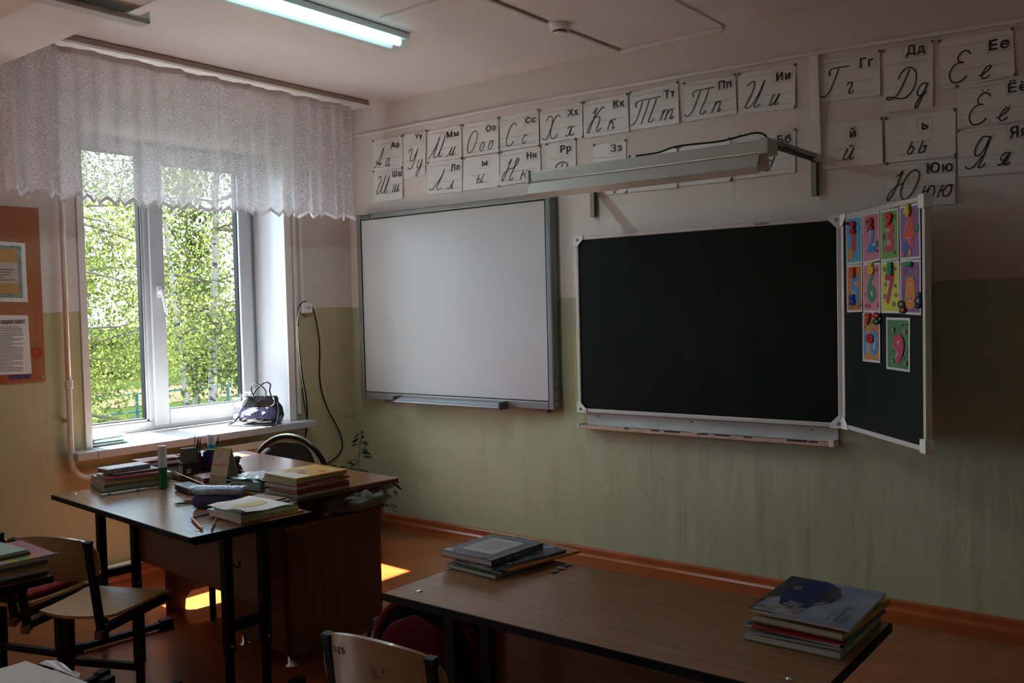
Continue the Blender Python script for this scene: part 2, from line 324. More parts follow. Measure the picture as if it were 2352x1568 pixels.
# ---- windows
def window(idx, y0, y1, full=True):
    w = thing('window_%d' % idx, 'white plastic double window' if idx == 1 else None, None, kind='structure')
    XF = -.40; z0, z1 = .742, 2.52; yl, yr = y0-.030, y1+.042; ym = y0+.60 if full else (y0+y1)/2
    fr = MB(); d0, d1 = XF-.06, XF+.02
    fr.box(d0, d1, yl, yl+.075, z0, z1).box(d0, d1, yr-.075, yr, z0, z1).box(d0, d1, yl+.075, yr-.075, z0, z0+.062).box(d0, d1, yl+.075, yr-.075, z1-.07, z1).box(d0, d1, ym-.035, ym+.035, z0+.062, z1-.07)
    fr.build('window_frame', M_pvc, w, bevel=.004)
    # glazing bead + glass of the fixed light
    g = MB(); a, c, e, h = yl+.075, ym-.035, z0+.062, z1-.07
    for q in ((a, a+.015, e, h), (c-.015, c, e, h), (a, c, e, e+.015), (a, c, h-.015, h)): g.box(XF-.03, XF+.012, *q)
    g.build('glazing_bead', M_pvc, w, bevel=.003)
    gk = MB()
    for q in ((a+.015, a+.02, e, h), (c-.02, c-.015, e, h), (a, c, e+.015, e+.02), (a, c, h-.02, h-.015)): gk.box(XF-.032, XF+.008, *q)
    gk.build('rubber_seal', M_blackp, w)
    MB().box(XF-.034, XF-.030, a+.002, c-.002, e+.002, h-.002).build('glass', M_glass, w)
    # opening sash
    sa, sc, se, sh = ym-.008, yr-.035, z0+.03, z1-.03; t = .093
    s = MB(); s.box(XF+.02, XF+.045, sa, sa+t, se, sh).box(XF+.02, XF+.045, sc-t, sc, se, sh).box(XF+.02, XF+.045, sa+t, sc-t, se, se+t).box(XF+.02, XF+.045, sa+t, sc-t, sh-t, sh)
    s.box(XF-.03, XF+.02, sa+t-.02, sa+t, se+t-.02, sh-t+.02).box(XF-.03, XF+.02, sc-t, sc-t+.02, se+t-.02, sh-t+.02).box(XF-.03, XF+.02, sa+t, sc-t, se+t-.02, se+t).box(XF-.03, XF+.02, sa+t, sc-t, sh-t, sh-t+.02)
    so_ = s.build('sash', M_pvc, w, bevel=.005)
    gk = MB()
    for q in ((sa+t, sa+t+.005, se+t, sh-t), (sc-t-.005, sc-t, se+t, sh-t), (sa+t, sc-t, se+t, se+t+.005), (sa+t, sc-t, sh-t-.005, sh-t)): gk.box(XF-.02, XF+.022, *q)
    gk.build('rubber_seal', M_blackp, so_)
    MB().box(XF-.012, XF-.008, sa+t+.001, sc-t-.001, se+t+.001, sh-t-.001).build('glass', M_glass, so_)
    hy = sa+.045; hz = 1.60; hb = MB(); hb.box(XF+.045, XF+.057, hy-.014, hy+.014, hz-.035, hz+.035); hb.tube([(XF+.055, hy, hz), (XF+.085, hy, hz)], .011, 12)
    hb.tube(spline([(XF+.082, hy, hz+.012), (XF+.09, hy+.004, hz-.03), (XF+.092, hy+.012, hz-.08), (XF+.09, hy+.02, hz-.125)], 4), .009, 10)
    hb.build('handle', M_white, so_, bevel=.002)
    # reveals (splayed), corner angle trims, lintel lining, sill
    X0 = XF+.02
    rv = MB(); rv.prism([(X0, yr), (X0, yr+.03), (0.004, y1+.03), (0.004, y1)], z0, ZT+.03, lambda p, q, r_: (p, q, r_))
    rv.prism([(X0, yl), (X0, yl-.03), (0.004, y0-.03), (0.004, y0)], z0, ZT+.03, lambda p, q, r_: (p, q, r_))
    rv.prism([(X0, z1), (X0, z1+.03), (.004, ZT+.03), (.004, ZT)], yl, yr, lambda p, q, r_: (p, r_, q))
    rv.build('reveal_lining', M_pvc, w)
    ct = MB(); ct.box(.002, .012, y1, y1+.052, z0, ZT+.05).box(.002, .012, y0-.038, y0, z0, ZT+.05).box(.002, .012, y0, y1, ZT, ZT+.05); ct.build('corner_trim', M_trimw, w, bevel=.002)
    sl = MB().box(XF+.02, .12, y0-.03, y1+.0, z0-.045, z0).box(.012, .12, y0-.14, y0-.03, z0-.045, z0).box(.012, .12, y1, y1+.13, z0-.045, z0); sl.build('window_sill', mat('sill_plastic', (.50, .50, .53), .3), w, bevel=.006)
    # outer reveal and drip sill
    MB().box(-.56, XF-.06, yr-.02, yr+.02, z0-.04, z1+.02).box(-.56, XF-.06, yl-.02, yl+.02, z0-.04, z1+.02).box(-.60, XF-.06, yl, yr, z0-.04, z0-.02).build('outer_reveal', M_trimw, w)
    return w
window(1, *WIN[0]); window(2, *WIN[1], full=False)
# protruding lintel strip with wire channel on window wall, behind the curtain
tag(MB().box(.0, .022, -2.9, -.004, 2.508, 2.60).build('trim_2', M_trimw, bevel=.004), 'flat wooden strip over the window behind the net curtain', kind='structure')
# plaster patches / joints on the ceiling corner
def channel(pts, w, h, label, name='cable_channel', m=None, off=(0, 0, 0), nrm=(0, 0, 1)):
    b = MB()
    for a, c in zip(pts[:-1], pts[1:]): b.bar(a, c, w, h, upv=nrm)
    return tag(b.build(name, m or M_trimw, bevel=.002), label, 'cable channel')
# ceiling channels
channel([(1.66, -1.265, H-.007), (2.206, -1.265, H-.007)], .022, .012, 'short white cable channel on ceiling from the lit lamp')
channel([(2.217, -1.276, H-.006), (2.217, -.68, H-.006)], .016, .010, 'thin grey cable channel on ceiling behind the smoke detector', m=mat('grey_channel', (.45, .41, .37), .5))
channel([(2.217, -.52, H-.006), (2.228, -.016, H-.006)], .016, .010, 'thin grey cable channel on ceiling from detector to letter wall', m=MATS['grey_channel'])
channel([(2.22, -.008, H-.012), (2.83, -.008, H-.012)], .012, .022, 'white cable channel along the top of the letter wall')
# long wall channel above the letters, one drop
def wp(px, py, y=-.006): return at(px, py, 'y', y)
channel([wp(815, 314, -.009), wp(1180, 243, -.009), wp(1853, 125, -.009), wp(2420, 35, -.009)], .014, .017, 'long white cable channel running above the alphabet sheets', nrm=(0, 0, 1))
channel([wp(1868, 128, -.024), wp(1877, 372, -.024)], .010, .045, 'vertical white cable channel from ceiling strip down to lamp bracket', nrm=(1, 0, 0))
channel([(.010, -.532+.03, 2.50), (.010, -.502, .78)], .015, .02, 'thin white cable channel dropping beside window to socket', nrm=(0, 1, 0))
channel([(.010, -.452, 2.50), (.010, -.446, 1.52)], .015, .02, 'second white cable channel dropping to the top of the socket', nrm=(0, 1, 0))
# ================================================================== ALPHABET SHEETS
FR = {1: (850, 260, 7.468), 2: (1140, 210, 7.128), 3: (1430, 140, 5.6), 4: (1860, 80, 6.532), 5: (2030, 60, 6.534), 6: (1870, 270, 4.88), 7: (1180, 290, 3.2667)}
O1 = [(1800, 305), (1745, 350), (1690, 470), (1668, 600), (1680, 672), (1720, 675), (1770, 600), (1820, 480), (1838, 370), (1825, 312), (1800, 305)]
o1 = [(1940, 498), (1905, 530), (1880, 600), (1890, 642), (1920, 635), (1950, 570), (1957, 510), (1940, 498)]
E1 = [(1297, 415), (1275, 380), (1215, 368), (1150, 410), (1112, 480), (1130, 530), (1195, 545), (1120, 550), (1040, 610), (990, 700), (990, 780), (1030, 840), (1100, 845), (1180, 805), (1237, 745)]
e1 = [(1430, 747), (1490, 715), (1570, 655), (1607, 605), (1590, 590), (1540, 620), (1490, 690), (1470, 760), (1500, 785), (1550, 765), (1587, 730)]
sh = lambda L, dx, dy: [(a+dx, c+dy) for a, c in L]
dot = lambda x, y: [(x-3, y), (x+3, y)]
# frame, letters, quad (tl tr br bl), print box tl br, frame box, ruled lines, strokes
SH = [
(1, 'Аа', [(50, 482), (553, 392), (560, 935), (60, 1000)], (355, 500, 497, 582), [(340, 482), (503, 452), (508, 600), (343, 632)], [(60, 550, 340, 508), (60, 808, 505, 748), (60, 940, 505, 883)],
 [[(62, 935), (95, 915), (130, 850), (170, 750), (205, 660), (237, 590)], [(237, 590), (215, 690), (185, 790), (160, 870), (150, 925)], [(195, 855), (160, 868), (115, 868), (100, 850), (112, 832), (140, 850), (165, 885), (185, 870), (197, 850)], [(333, 770), (300, 785), (272, 840), (265, 890), (275, 908), (300, 890), (325, 820), (335, 770)], [(335, 770), (318, 840), (305, 890), (318, 903), (340, 875)]]),
(1, 'Шш', [(60, 1000), (560, 940), (570, 1465), (75, 1530)], (385, 990, 545, 1068), [(380, 965), (555, 945), (555, 1085), (380, 1105)], [(80, 1262, 550, 1200), (80, 1395, 550, 1335)],
 [[(135, 1130), (165, 1090), (190, 1090), (180, 1160), (150, 1250), (115, 1345), (118, 1380), (150, 1365), (200, 1270), (240, 1160), (268, 1072)], [(268, 1072), (240, 1170), (205, 1270), (185, 1345), (195, 1368), (230, 1350), (280, 1230), (310, 1140), (338, 1062)], [(338, 1062), (310, 1160), (270, 1280), (253, 1350), (265, 1362), (298, 1325)], [(412, 1232), (395, 1280), (377, 1335), (383, 1350), (405, 1335), (435, 1270), (452, 1225)], [(452, 1225), (430, 1290), (425, 1335), (435, 1340), (460, 1310), (485, 1250), (497, 1220)], [(497, 1220), (475, 1290), (468, 1325), (475, 1335), (502, 1308)]]),
(1, 'Уу', [(568, 380), (965, 300), (945, 1045), (580, 1130)], (770, 352, 895, 450), [(752, 330), (905, 305), (908, 470), (752, 500)], [(605, 570, 915, 515), (610, 835, 905, 785), (605, 970, 920, 920)],
 [[(663, 678), (690, 630), (722, 620), (718, 680), (690, 770), (688, 815), (715, 820), (755, 760), (795, 670), (817, 602)], [(817, 602), (785, 720), (745, 850), (715, 930), (680, 962), (645, 932)], [(838, 803), (815, 870), (800, 925), (815, 938), (845, 910), (875, 850), (893, 795)], [(893, 795), (865, 900), (830, 1000), (795, 1075), (785, 1060), (800, 990), (845, 940), (880, 900)]]),
(1, 'Мм', [(985, 310), (1565, 205), (1585, 765), (995, 845)], (1312, 322, 1520, 390), [(1303, 293), (1535, 250), (1540, 415), (1305, 455)], [(995, 370, 1290, 325), (1000, 640, 1530, 560), (1000, 780, 1530, 705)],
 [[(1005, 775), (1070, 680), (1130, 570), (1170, 480), (1192, 408)], [(1192, 408), (1150, 540), (1100, 690), (1095, 750), (1125, 760), (1170, 700), (1230, 570), (1285, 393)], [(1285, 393), (1240, 530), (1185, 700), (1185, 745), (1210, 745), (1237, 708)], [(1303, 735), (1325, 735), (1360, 680), (1403, 587)], [(1403, 587), (1385, 650), (1370, 710), (1380, 722), (1410, 680), (1455, 577)], [(1455, 577), (1430, 650), (1410, 710), (1425, 718), (1450, 685)]]),
(1, 'Лл', [(995, 852), (1580, 775), (1580, 1350), (985, 1395)], (1380, 880, 1535, 968), [(1363, 850), (1555, 825), (1555, 985), (1367, 1010)], [(1015, 912, 1360, 880), (995, 1190, 1535, 1140), (1000, 1325, 1540, 1280)],
 [[(1012, 1292), (1040, 1318), (1090, 1280), (1160, 1180), (1225, 1080), (1275, 962)], [(1275, 962), (1225, 1090), (1165, 1230), (1150, 1290), (1175, 1310), (1217, 1270)], [(1322, 1290), (1340, 1298), (1370, 1265), (1400, 1220), (1430, 1155)], [(1430, 1155), (1405, 1225), (1390, 1280), (1400, 1292), (1425, 1265)]]),
(1, 'Оо', [(1595, 205), (2205, 85), (2215, 660), (1610, 755)], (1985, 212, 2160, 288), [(1970, 172), (2170, 130), (2178, 300), (1972, 342)], [(1605, 270, 1960, 205), (1620, 548, 2180, 455), (1620, 693, 2190, 605)], [O1, o1, sh(o1, 148, -27)]),
(1, 'ы', [(1610, 775), (2215, 680), (2220, 1255), (1590, 1330)], (1920, 820, 2010, 895), [(1893, 770), (2030, 745), (2035, 940), (1900, 955)], [(1730, 1073, 2035, 1030), (1715, 1215, 2030, 1177)],
 [[(1873, 1058), (1845, 1120), (1830, 1180), (1845, 1200), (1875, 1180), (1888, 1135), (1872, 1122), (1852, 1140)], [(1948, 1047), (1925, 1110), (1898, 1175), (1905, 1190), (1935, 1165)]]),
(2, 'Сс', [(50, 425), (690, 300), (712, 880), (75, 985)], (475, 425, 645, 500), [(455, 400), (655, 355), (662, 515), (460, 560)], [(60, 495, 450, 425), (75, 775, 650, 680), (75, 917, 665, 820)],
 [[(325, 555), (315, 527), (285, 520), (240, 570), (190, 690), (162, 810), (170, 880), (200, 890), (245, 865), (280, 817)], [(495, 718), (485, 705), (460, 715), (430, 780), (425, 840), (440, 853), (465, 840), (482, 815)]]),
(2, 'Нн', [(75, 995), (715, 890), (735, 1440), (50, 1550)], (495, 996, 655, 1085), [(475, 972), (680, 935), (682, 1105), (478, 1135)], [(80, 1055, 470, 1000), (65, 1335, 680, 1257), (65, 1475, 450, 1435)],
 [[(195, 1172), (225, 1145), (247, 1107)], [(247, 1107), (210, 1200), (160, 1330), (115, 1450), (92, 1465), (92, 1420), (130, 1340), (200, 1275), (290, 1240), (345, 1170), (365, 1110), (345, 1095), (320, 1140), (270, 1290), (220, 1400), (215, 1445), (240, 1450), (272, 1412)], [(440, 1295), (415, 1360), (388, 1437)], [(410, 1360), (440, 1365), (480, 1325), (507, 1283)], [(507, 1283), (480, 1350), (465, 1400), (475, 1415)]]),
(2, 'Хх', [(715, 315), (1405, 185), (1427, 748), (727, 860)], (1170, 292, 1335, 378), [(1150, 262), (1355, 222), (1362, 385), (1157, 430)], [(720, 368, 1145, 292), (720, 655, 1370, 552), (730, 800, 1370, 697)],
 [[(815, 485), (850, 425), (890, 408), (915, 430), (915, 500), (895, 600), (880, 700), (900, 765), (935, 770), (975, 735), (997, 692)], [(1045, 415), (1025, 390), (990, 400), (950, 450), (910, 540), (870, 670), (830, 760), (790, 792), (755, 768)], [(1165, 612), (1190, 580), (1215, 578), (1218, 620), (1205, 690), (1215, 720), (1240, 710), (1268, 680)], [(1275, 580), (1255, 568), (1230, 590), (1200, 660), (1170, 720), (1150, 730), (1137, 710)]]),
(2, 'Рр', [(820, 865), (1300, 778), (1310, 1500), (830, 1590)], (1043, 885, 1222, 1005), [(1023, 850), (1240, 818), (1245, 1018), (1025, 1045)], [(850, 1118, 1265, 1055)],
 [[(962, 1265), (975, 1220), (1030, 1170), (1100, 1155), (1150, 1175), (1155, 1215), (1130, 1260), (1080, 1290)], [(1085, 1185), (1060, 1245), (1030, 1330), (990, 1430)]]),
(2, 'Кк', [(1425, 178), (2150, 42), (2185, 650), (1435, 770)], (1915, 148, 2095, 240), [(1890, 118), (2120, 72), (2130, 245), (1900, 288)], [(1432, 240, 1880, 155), (1450, 535, 2100, 420), (1455, 690, 2160, 600)],
 [[(1580, 355), (1615, 315), (1640, 272)], [(1640, 272), (1600, 420), (1550, 560), (1510, 670), (1492, 665), (1500, 610), (1560, 500), (1620, 425), (1670, 415), (1690, 440), (1675, 510), (1640, 610), (1640, 648), (1665, 645), (1703, 598)], [(1763, 272), (1750, 255), (1715, 275), (1660, 350), (1600, 430)], [(1870, 460), (1845, 540), (1818, 620)], [(1950, 465), (1930, 448), (1895, 470), (1850, 520)], [(1850, 520), (1890, 500), (1912, 515), (1900, 570), (1895, 600), (1915, 603), (1937, 575)]]),
(2, 'Зз', [(1595, 880), (2120, 800), (2130, 1660), (1600, 1710)], (1870, 870, 2050, 970), [(1848, 850), (2065, 820), (2070, 990), (1852, 1018)], [(1600, 1105, 2070, 1040)], [[(1915, 1600), (1920, 1655), (1940, 1658), (1967, 1611)]]),
(3, 'Тт', [(95, 410), (710, 275), (735, 800), (95, 895)], (530, 382, 670, 455), [(520, 360), (680, 325), (685, 465), (525, 500)], [(100, 468, 515, 382), (105, 718, 690, 602), (108, 828, 690, 728)],
 [[(172, 597), (162, 570), (175, 535), (215, 513), (300, 495), (400, 475), (490, 453)], [(255, 520), (220, 640), (180, 750), (140, 810), (105, 830)], [(340, 503), (300, 630), (265, 730), (238, 810)], [(430, 487), (390, 610), (335, 755), (338, 785), (365, 782), (397, 745)], [(525, 633), (505, 700), (482, 765)], [(500, 700), (540, 640), (565, 625), (578, 640), (560, 700), (540, 755)], [(560, 690), (600, 635), (628, 618), (638, 640), (620, 700), (607, 735), (622, 740), (650, 710)]]),
(3, 'Пп', [(785, 288), (1450, 175), (1470, 675), (800, 785)], (1232, 260, 1397, 338), [(1213, 235), (1415, 198), (1420, 350), (1215, 385)], [(795, 332, 1210, 262), (800, 587, 1425, 485), (805, 718, 1425, 620)],
 [[(912, 462), (900, 435), (915, 400), (960, 378), (1060, 358), (1180, 335)], [(1000, 385), (950, 520), (905, 630), (860, 695), (825, 712), (800, 688)], [(1108, 365), (1060, 500), (1000, 640), (1000, 678), (1025, 680), (1065, 637)], [(1195, 527), (1170, 600), (1142, 662)], [(1165, 610), (1200, 545), (1235, 518), (1253, 530), (1240, 590), (1220, 640), (1235, 648), (1265, 617)]]),
(3, 'Ии', [(1495, 168), (2225, 48), (2225, 600), (1495, 690)], (1973, 150, 2158, 232), [(1943, 130), (2187, 92), (2190, 252), (1943, 290)], [(1505, 220, 1935, 158), (1510, 487, 2185, 400), (1510, 620, 2170, 537)],
 [[(1605, 322), (1640, 285), (1680, 265), (1700, 280), (1690, 340), (1640, 460), (1585, 560), (1580, 600), (1615, 605), (1670, 550), (1750, 420), (1827, 248)], [(1827, 248), (1770, 400), (1700, 550), (1695, 590), (1720, 592), (1765, 550)], [(1940, 435), (1910, 510), (1888, 560), (1900, 572), (1935, 545), (1975, 490), (2010, 427)], [(2010, 427), (1975, 510), (1955, 550), (1970, 563), (2007, 533)]]),
(3, 'Бб', [(1500, 965), (2225, 878), (2222, 1435), (1475, 1520)], (1985, 960, 2165, 1050), [(1967, 940), (2175, 912), (2180, 1070), (1975, 1100)], [(1880, 1000, 1960, 990), (1810, 1285, 2200, 1235), (1830, 1420, 2185, 1378)],
 [[(2010, 1080), (1965, 1190), (1920, 1320), (1870, 1410), (1840, 1405), (1835, 1350), (1870, 1285), (1905, 1278), (1918, 1310)]]),
(7, None, [(862, 225), (1225, 158), (1230, 460), (865, 495)], None, None, [], []),
(7, None, [(1240, 155), (1625, 92), (1635, 410), (1237, 450)], None, None, [], []),
(4, 'Гг', [(95, 403), (1050, 243), (1060, 902), (92, 1028)], (745, 352, 955, 463), [(702, 325), (988, 278), (990, 470), (708, 520)], [(100, 457, 700, 352), (110, 780, 990, 652), (110, 945, 995, 825)],
 [[(305, 612), (285, 585), (295, 545), (345, 510), (440, 490), (590, 465)], [(430, 513), (370, 680), (310, 820), (250, 905), (190, 935), (140, 897)], [(562, 757), (590, 718), (625, 710), (635, 740), (610, 800), (583, 850), (595, 878), (630, 865), (657, 833)]]),
(4, 'Дд', [(1100, 245), (1850, 95), (1850, 1080), (1125, 1170)], (1443, 168, 1730, 283), [(1405, 160), (1750, 105), (1750, 300), (1408, 352)], [(1130, 465, 1760, 365), (1140, 810, 1800, 725), (1150, 985, 1800, 895)],
 [[(1327, 660), (1380, 560), (1450, 500), (1520, 492), (1575, 530), (1600, 620), (1580, 740), (1520, 860), (1430, 940), (1330, 955), (1220, 935), (1160, 940), (1148, 960), (1175, 975), (1240, 955), (1310, 900), (1370, 800), (1430, 670), (1495, 520)], [(1765, 722), (1700, 725), (1640, 790), (1610, 870), (1630, 912), (1680, 890), (1730, 810), (1765, 722)], [(1765, 722), (1710, 850), (1650, 990), (1600, 1090), (1580, 1075), (1595, 1020), (1660, 925), (1752, 852)]]),
(5, 'Ее', [(830, 230), (1935, 40), (1975, 733), (852, 972)], (1575, 212, 1885, 320), [(1545, 182), (1900, 125), (1905, 345), (1545, 400)], [(840, 338, 1540, 228), (840, 695, 1890, 545), (845, 882, 1900, 735)], [E1, e1]),
(5, 'Ёё', [(1090, 905), (2230, 735), (2245, 1400), (1110, 1540)], (1862, 818, 2170, 960), [(1832, 815), (2190, 770), (2195, 985), (1832, 1040)], [(1120, 962, 1825, 855), (1130, 1330, 2190, 1185), (1130, 1510, 2190, 1400)],
 [sh(E1, 297, 632), sh(e1, 265, 633), dot(1480, 967), dot(1573, 955), dot(1825, 1205), dot(1885, 1195)]),
(6, 'й', [(38, 105), (762, 10), (775, 520), (52, 585)], (397, 115, 463, 220), [(360, 105), (490, 88), (493, 245), (362, 265)], [(185, 367, 540, 325), (200, 490, 545, 455)],
 [[(372, 348), (345, 410), (325, 460), (345, 472), (380, 445), (415, 395), (443, 340)], [(443, 340), (412, 410), (395, 460), (412, 467), (440, 443)], [(398, 312), (415, 320), (435, 310)]]),
(6, 'ь', [(798, 8), (1585, -90), (1588, 428), (805, 511)], (1205, 55, 1275, 128), [(1160, 15), (1325, -5), (1325, 155), (1162, 175)], [(935, 288, 1325, 250), (937, 418, 1325, 383)],
 [[(1098, 275), (1070, 330), (1047, 380), (1060, 407), (1090, 395), (1115, 350), (1105, 325), (1085, 330)], [(1222, 262), (1200, 310), (1175, 370), (1185, 393), (1215, 385), (1245, 345), (1230, 318), (1258, 315)]]),
(6, 'Юю', [(810, 518), (1585, 442), (1585, 965), (815, 1010)], (1262, 508, 1555, 598), [(1248, 480), (1565, 460), (1565, 608), (1250, 632)], [(820, 545, 1245, 505), (820, 805, 1565, 752), (820, 932, 1570, 875)],
 [[(930, 660), (970, 625), (993, 597)], [(993, 597), (950, 710), (890, 840), (830, 928), (818, 905), (850, 840), (920, 770), (995, 738)], [(1140, 585), (1080, 610), (1010, 710), (968, 830), (985, 905), (1030, 912), (1100, 840), (1165, 710), (1180, 620), (1140, 585)], [(1245, 770), (1225, 820), (1205, 870)], [(1215, 828), (1260, 820), (1300, 770), (1330, 765), (1345, 790), (1340, 850), (1310, 885)], [(1290, 790), (1270, 830), (1258, 860)], [(1443, 757), (1410, 820), (1380, 890)], [(1410, 820), (1450, 810)], [(1560, 760), (1510, 752), (1460, 800), (1440, 860), (1465, 882), (1510, 860), (1540, 800), (1530, 755)]]),
(6, 'Яя', [(1605, 148), (2445, 45), (2460, 602), (1616, 662)], (2190, 100, 2400, 205), [(2165, 85), (2430, 55), (2440, 215), (2170, 245)], [(1620, 182, 2165, 110), (1625, 450, 2420, 368), (1625, 580, 2420, 508)],
 [[(1983, 207), (1930, 350), (1880, 470), (1840, 545), (1865, 560), (1917, 512)], [(1975, 220), (1900, 212), (1840, 280), (1800, 370), (1810, 425), (1850, 420), (1910, 350), (1960, 240)], [(1880, 430), (1830, 500), (1770, 560), (1725, 573), (1698, 550)], [(2195, 390), (2165, 460), (2130, 515), (2150, 530), (2188, 500)], [(2190, 392), (2140, 395), (2095, 445), (2095, 475), (2130, 470), (2175, 420)], [(2140, 475), (2100, 520), (2075, 530), (2058, 525)]]),
]
pinm = MB(); pinm.T = Matrix.Rotation(PI/2, 4, 'X'); pinm.lathe([(.001, 0), (.005, .001), (.0075, .003), (.006, .006), (.0025, .0075)], 10)
pin0 = pinm.build('push_pin', mat('grey_pin', (.20, .19, .18), .35, .6), smooth=True); pinmesh = pin0.data; bpy.data.objects.remove(pin0)
def pin(p, parent):
    o = bpy.data.objects.new('push_pin', pinmesh); COL.objects.link(o); o.parent = parent; o.location = p; return o
sheetM = [mat('laminated_sheet_%d' % i, c, .35, bump=.05, bs=7) for i, c in enumerate([(.82, .80, .81), (.78, .77, .775), (.80, .78, .785)])]
for i, (fr, let, quad, pb, box, lines, strokes) in enumerate(SH):
    ox, oy, sc = FR[fr]
    lift = .004+.0012*(i % 3)
    P = lambda x, y, e=0: at(ox+x/sc, oy+y/sc, 'y', -(lift+e))
    q = [P(*c) for c in quad]
    L0 = q[3].copy(); L0.y = 0
    SN = {'Аа': 'A, top left of all', 'Шш': 'Sha, three upright strokes, lower left', 'Уу': 'U, narrow, second in top row', 'Мм': 'M, third in top row', 'Лл': 'El, under the M sheet', 'Оо': 'O, with two small handwritten rings', 'ы': 'Yery, single small letter under the O sheet', 'Сс': 'Es, C-shaped, right of the O sheet', 'Нн': 'En, printed like H, left of the lamp end', 'Хх': 'Kha, X-shaped, in top row', 'Рр': 'Er, P-shaped, half hidden above the lamp', 'Кк': 'K, right of the X-shaped one', 'Зз': 'Ze, like a figure three, above the lamp', 'Тт': 'T, with three slanted strokes', 'Пп': 'Pe, shaped like a gate', 'Ии': 'I, like a mirrored N, last before the channel', 'Бб': 'Be, behind the lamp bracket', 'Гг': 'Ge, in the corner of the white channel', 'Дд': 'De, tall, right of the corner sheet', 'Ее': 'Ye, like E, top right', 'Ёё': 'Yo, like E with two dots, at right edge', 'й': 'short I, single letter with a breve', 'ь': 'soft sign, two small handwritten b shapes', 'Юю': 'Yu, partly behind the opened board wing', 'Яя': 'Ya, like a mirrored R, lowest at right edge'}
    lab = 'alphabet sheet for %s' % SN[let] if let else ('alphabet sheet mostly hidden by wall lamp, left one of two' if quad[0][0] < 1000 else 'alphabet sheet mostly hidden by wall lamp, right one of two')
    s = thing('alphabet_sheet', lab, 'poster', L0, group='handwriting alphabet sheets on the front wall')
    # slightly curling paper
    def surf(u, v, q=q, i=i):
        a = q[3].lerp(q[2], u); c = q[0].lerp(q[1], u); p = a.lerp(c, v)-L0
        p.y -= .0025*(1-v)*abs(math.sin(3*u+i)) + (.006 if u > .9 else 0)*(1-v)*(u-.9)*10*(i % 2); return p
    MB().grid(9, 5, surf).build('paper', sheetM[i % 3], s, smooth=True, solid=.0006)
    if let:
        pm = MB(); x0, y0, x1, y1 = pb; A = P(x0, y0, .0045)-L0; B = P(x1, y1, .0045)-L0
        text(pm, let, lambda u, v, d: (A.x+(B.x-A.x)*u, A.y, B.z+(A.z-B.z)*v), .022); pm.build('printed_letters', M_ink, s)
        k = MB(); bb = [P(*c, .004)-L0 for c in box]
        for a, c in zip(bb, bb[1:]+bb[:1]): ribbon(k, [a, c], .0016, (0, -1, 0))
        for l in lines: ribbon(k, [P(l[0], l[1], .004)-L0, P(l[2], l[3], .004)-L0], .0016, (0, -1, 0))
        k.build('ruled_lines', M_line, s)
        c = MB()
        for st in strokes:
            pts = spline([P(a, d, .0048)-L0 for a, d in st], 5); ribbon(c, pts, .0048 if fr < 4 else .0056, (0, -1, 0))
        if c.f: c.build('cursive_letters', M_ink, s)
    for cx_, cy_ in ((quad[0][0]+6, quad[0][1]), (quad[1][0]-6, quad[1][1])): pin(P(cx_, cy_, .003)-L0, s)
    if i % 3 == 0: pin(P(quad[2][0]-6, quad[2][1]-8, .003)-L0, s)
# ================================================================== WHITEBOARD
M_al = mat('grey_aluminium_frame', (.23, .235, .24), .38, .2, bump=.02, bs=200)
M_scr = mat('whiteboard_surface', (.52, .52, .54), .38, bump=.02, bs=300)
wb = thing('interactive_whiteboard', 'large white interactive board in thick grey frame', 'whiteboard', (.143, -.012, .848))
w_, h_ = 1.637, 1.262
MB().box(.035, w_-.035, -.054, -.046, .04, h_-.03).build('screen', M_scr, wb)
f = MB(); f.box(0, .042, -.062, 0, 0, h_).box(w_-.038, w_, -.062, 0, 0, h_).box(.042, w_-.038, -.062, 0, 0, .05).box(.042, w_-.038, -.062, 0, h_-.036, h_); f.build('frame', M_al, wb, bevel=.008)
s_ = MB(); s_.box(.042, .046, -.060, -.05, .05, h_-.036).box(w_-.042, w_-.038, -.060, -.05, .05, h_-.036).box(.042, w_-.038, -.060, -.05, .05, .054).box(.042, w_-.038, -.060, -.05, h_-.041, h_-.036); s_.build('inner_seal', M_blackp, wb)
MB().box(.06, .15, -.0645, -.062, h_-.028, h_-.008).build('name_plate', cm(.05, .055, .06), wb)
t_ = MB(); text(t_, 'WizBoard', lambda u, v, d: (.068+.072*u, -.0648, h_-.0245+.013*v), .02); t_.build('plate_lettering', cm(.28, .29, .3), wb)
tr = MB(); tr.prism([(-.062, .032), (-.066, .035), (-.13, .012), (-.133, .002), (-.128, -.004), (-.062, -.004)], .39, 1.275, lambda a, b_, d: (d, a, b_)); tr.build('pen_tray', M_al, wb, bevel=.003)
tc_ = MB(); tc_.box(.376, .392, -.136, -.06, -.008, .04).box(1.273, 1.292, -.136, -.06, -.008, .04); tc_.build('tray_end', mat('dark_grey_plastic', (.10, .10, .11), .4), wb, bevel=.006, sep=True)
tl = MB(); tl.prism([(-.072, .030), (-.124, .0135), (-.124, .0145), (-.072, .031)], .40, 1.265, lambda a, b_, d: (d, a, b_+.0015)); tl.build('tray_channel', mat('bluish_grey_metal', (.38, .44, .52), .3, .3), wb)
for a in (.21, 1.475): MB().box(a, a+.10, -.045, 0, -.018, -.002).build('mounting_foot', cm(.16, .08, .05), wb, bevel=.002)
bz_ = MB(); bz_.box(w_, w_+.006, -.052, -.02, .06, .11).box(w_, w_+.007, -.05, -.028, .02, .045).box(w_, w_+.006, -.05, -.03, .14, .18); bz_.build('side_port', cm(.3, .3, .31), wb, bevel=.002)
kk = MB(); text(kk, 'г.Угедль', lambda u, v, d: (.0125+.014*v, -.0630, .53-.13*u), .01); kk.build('handwritten_mark', cm(.75, .76, .78), wb)
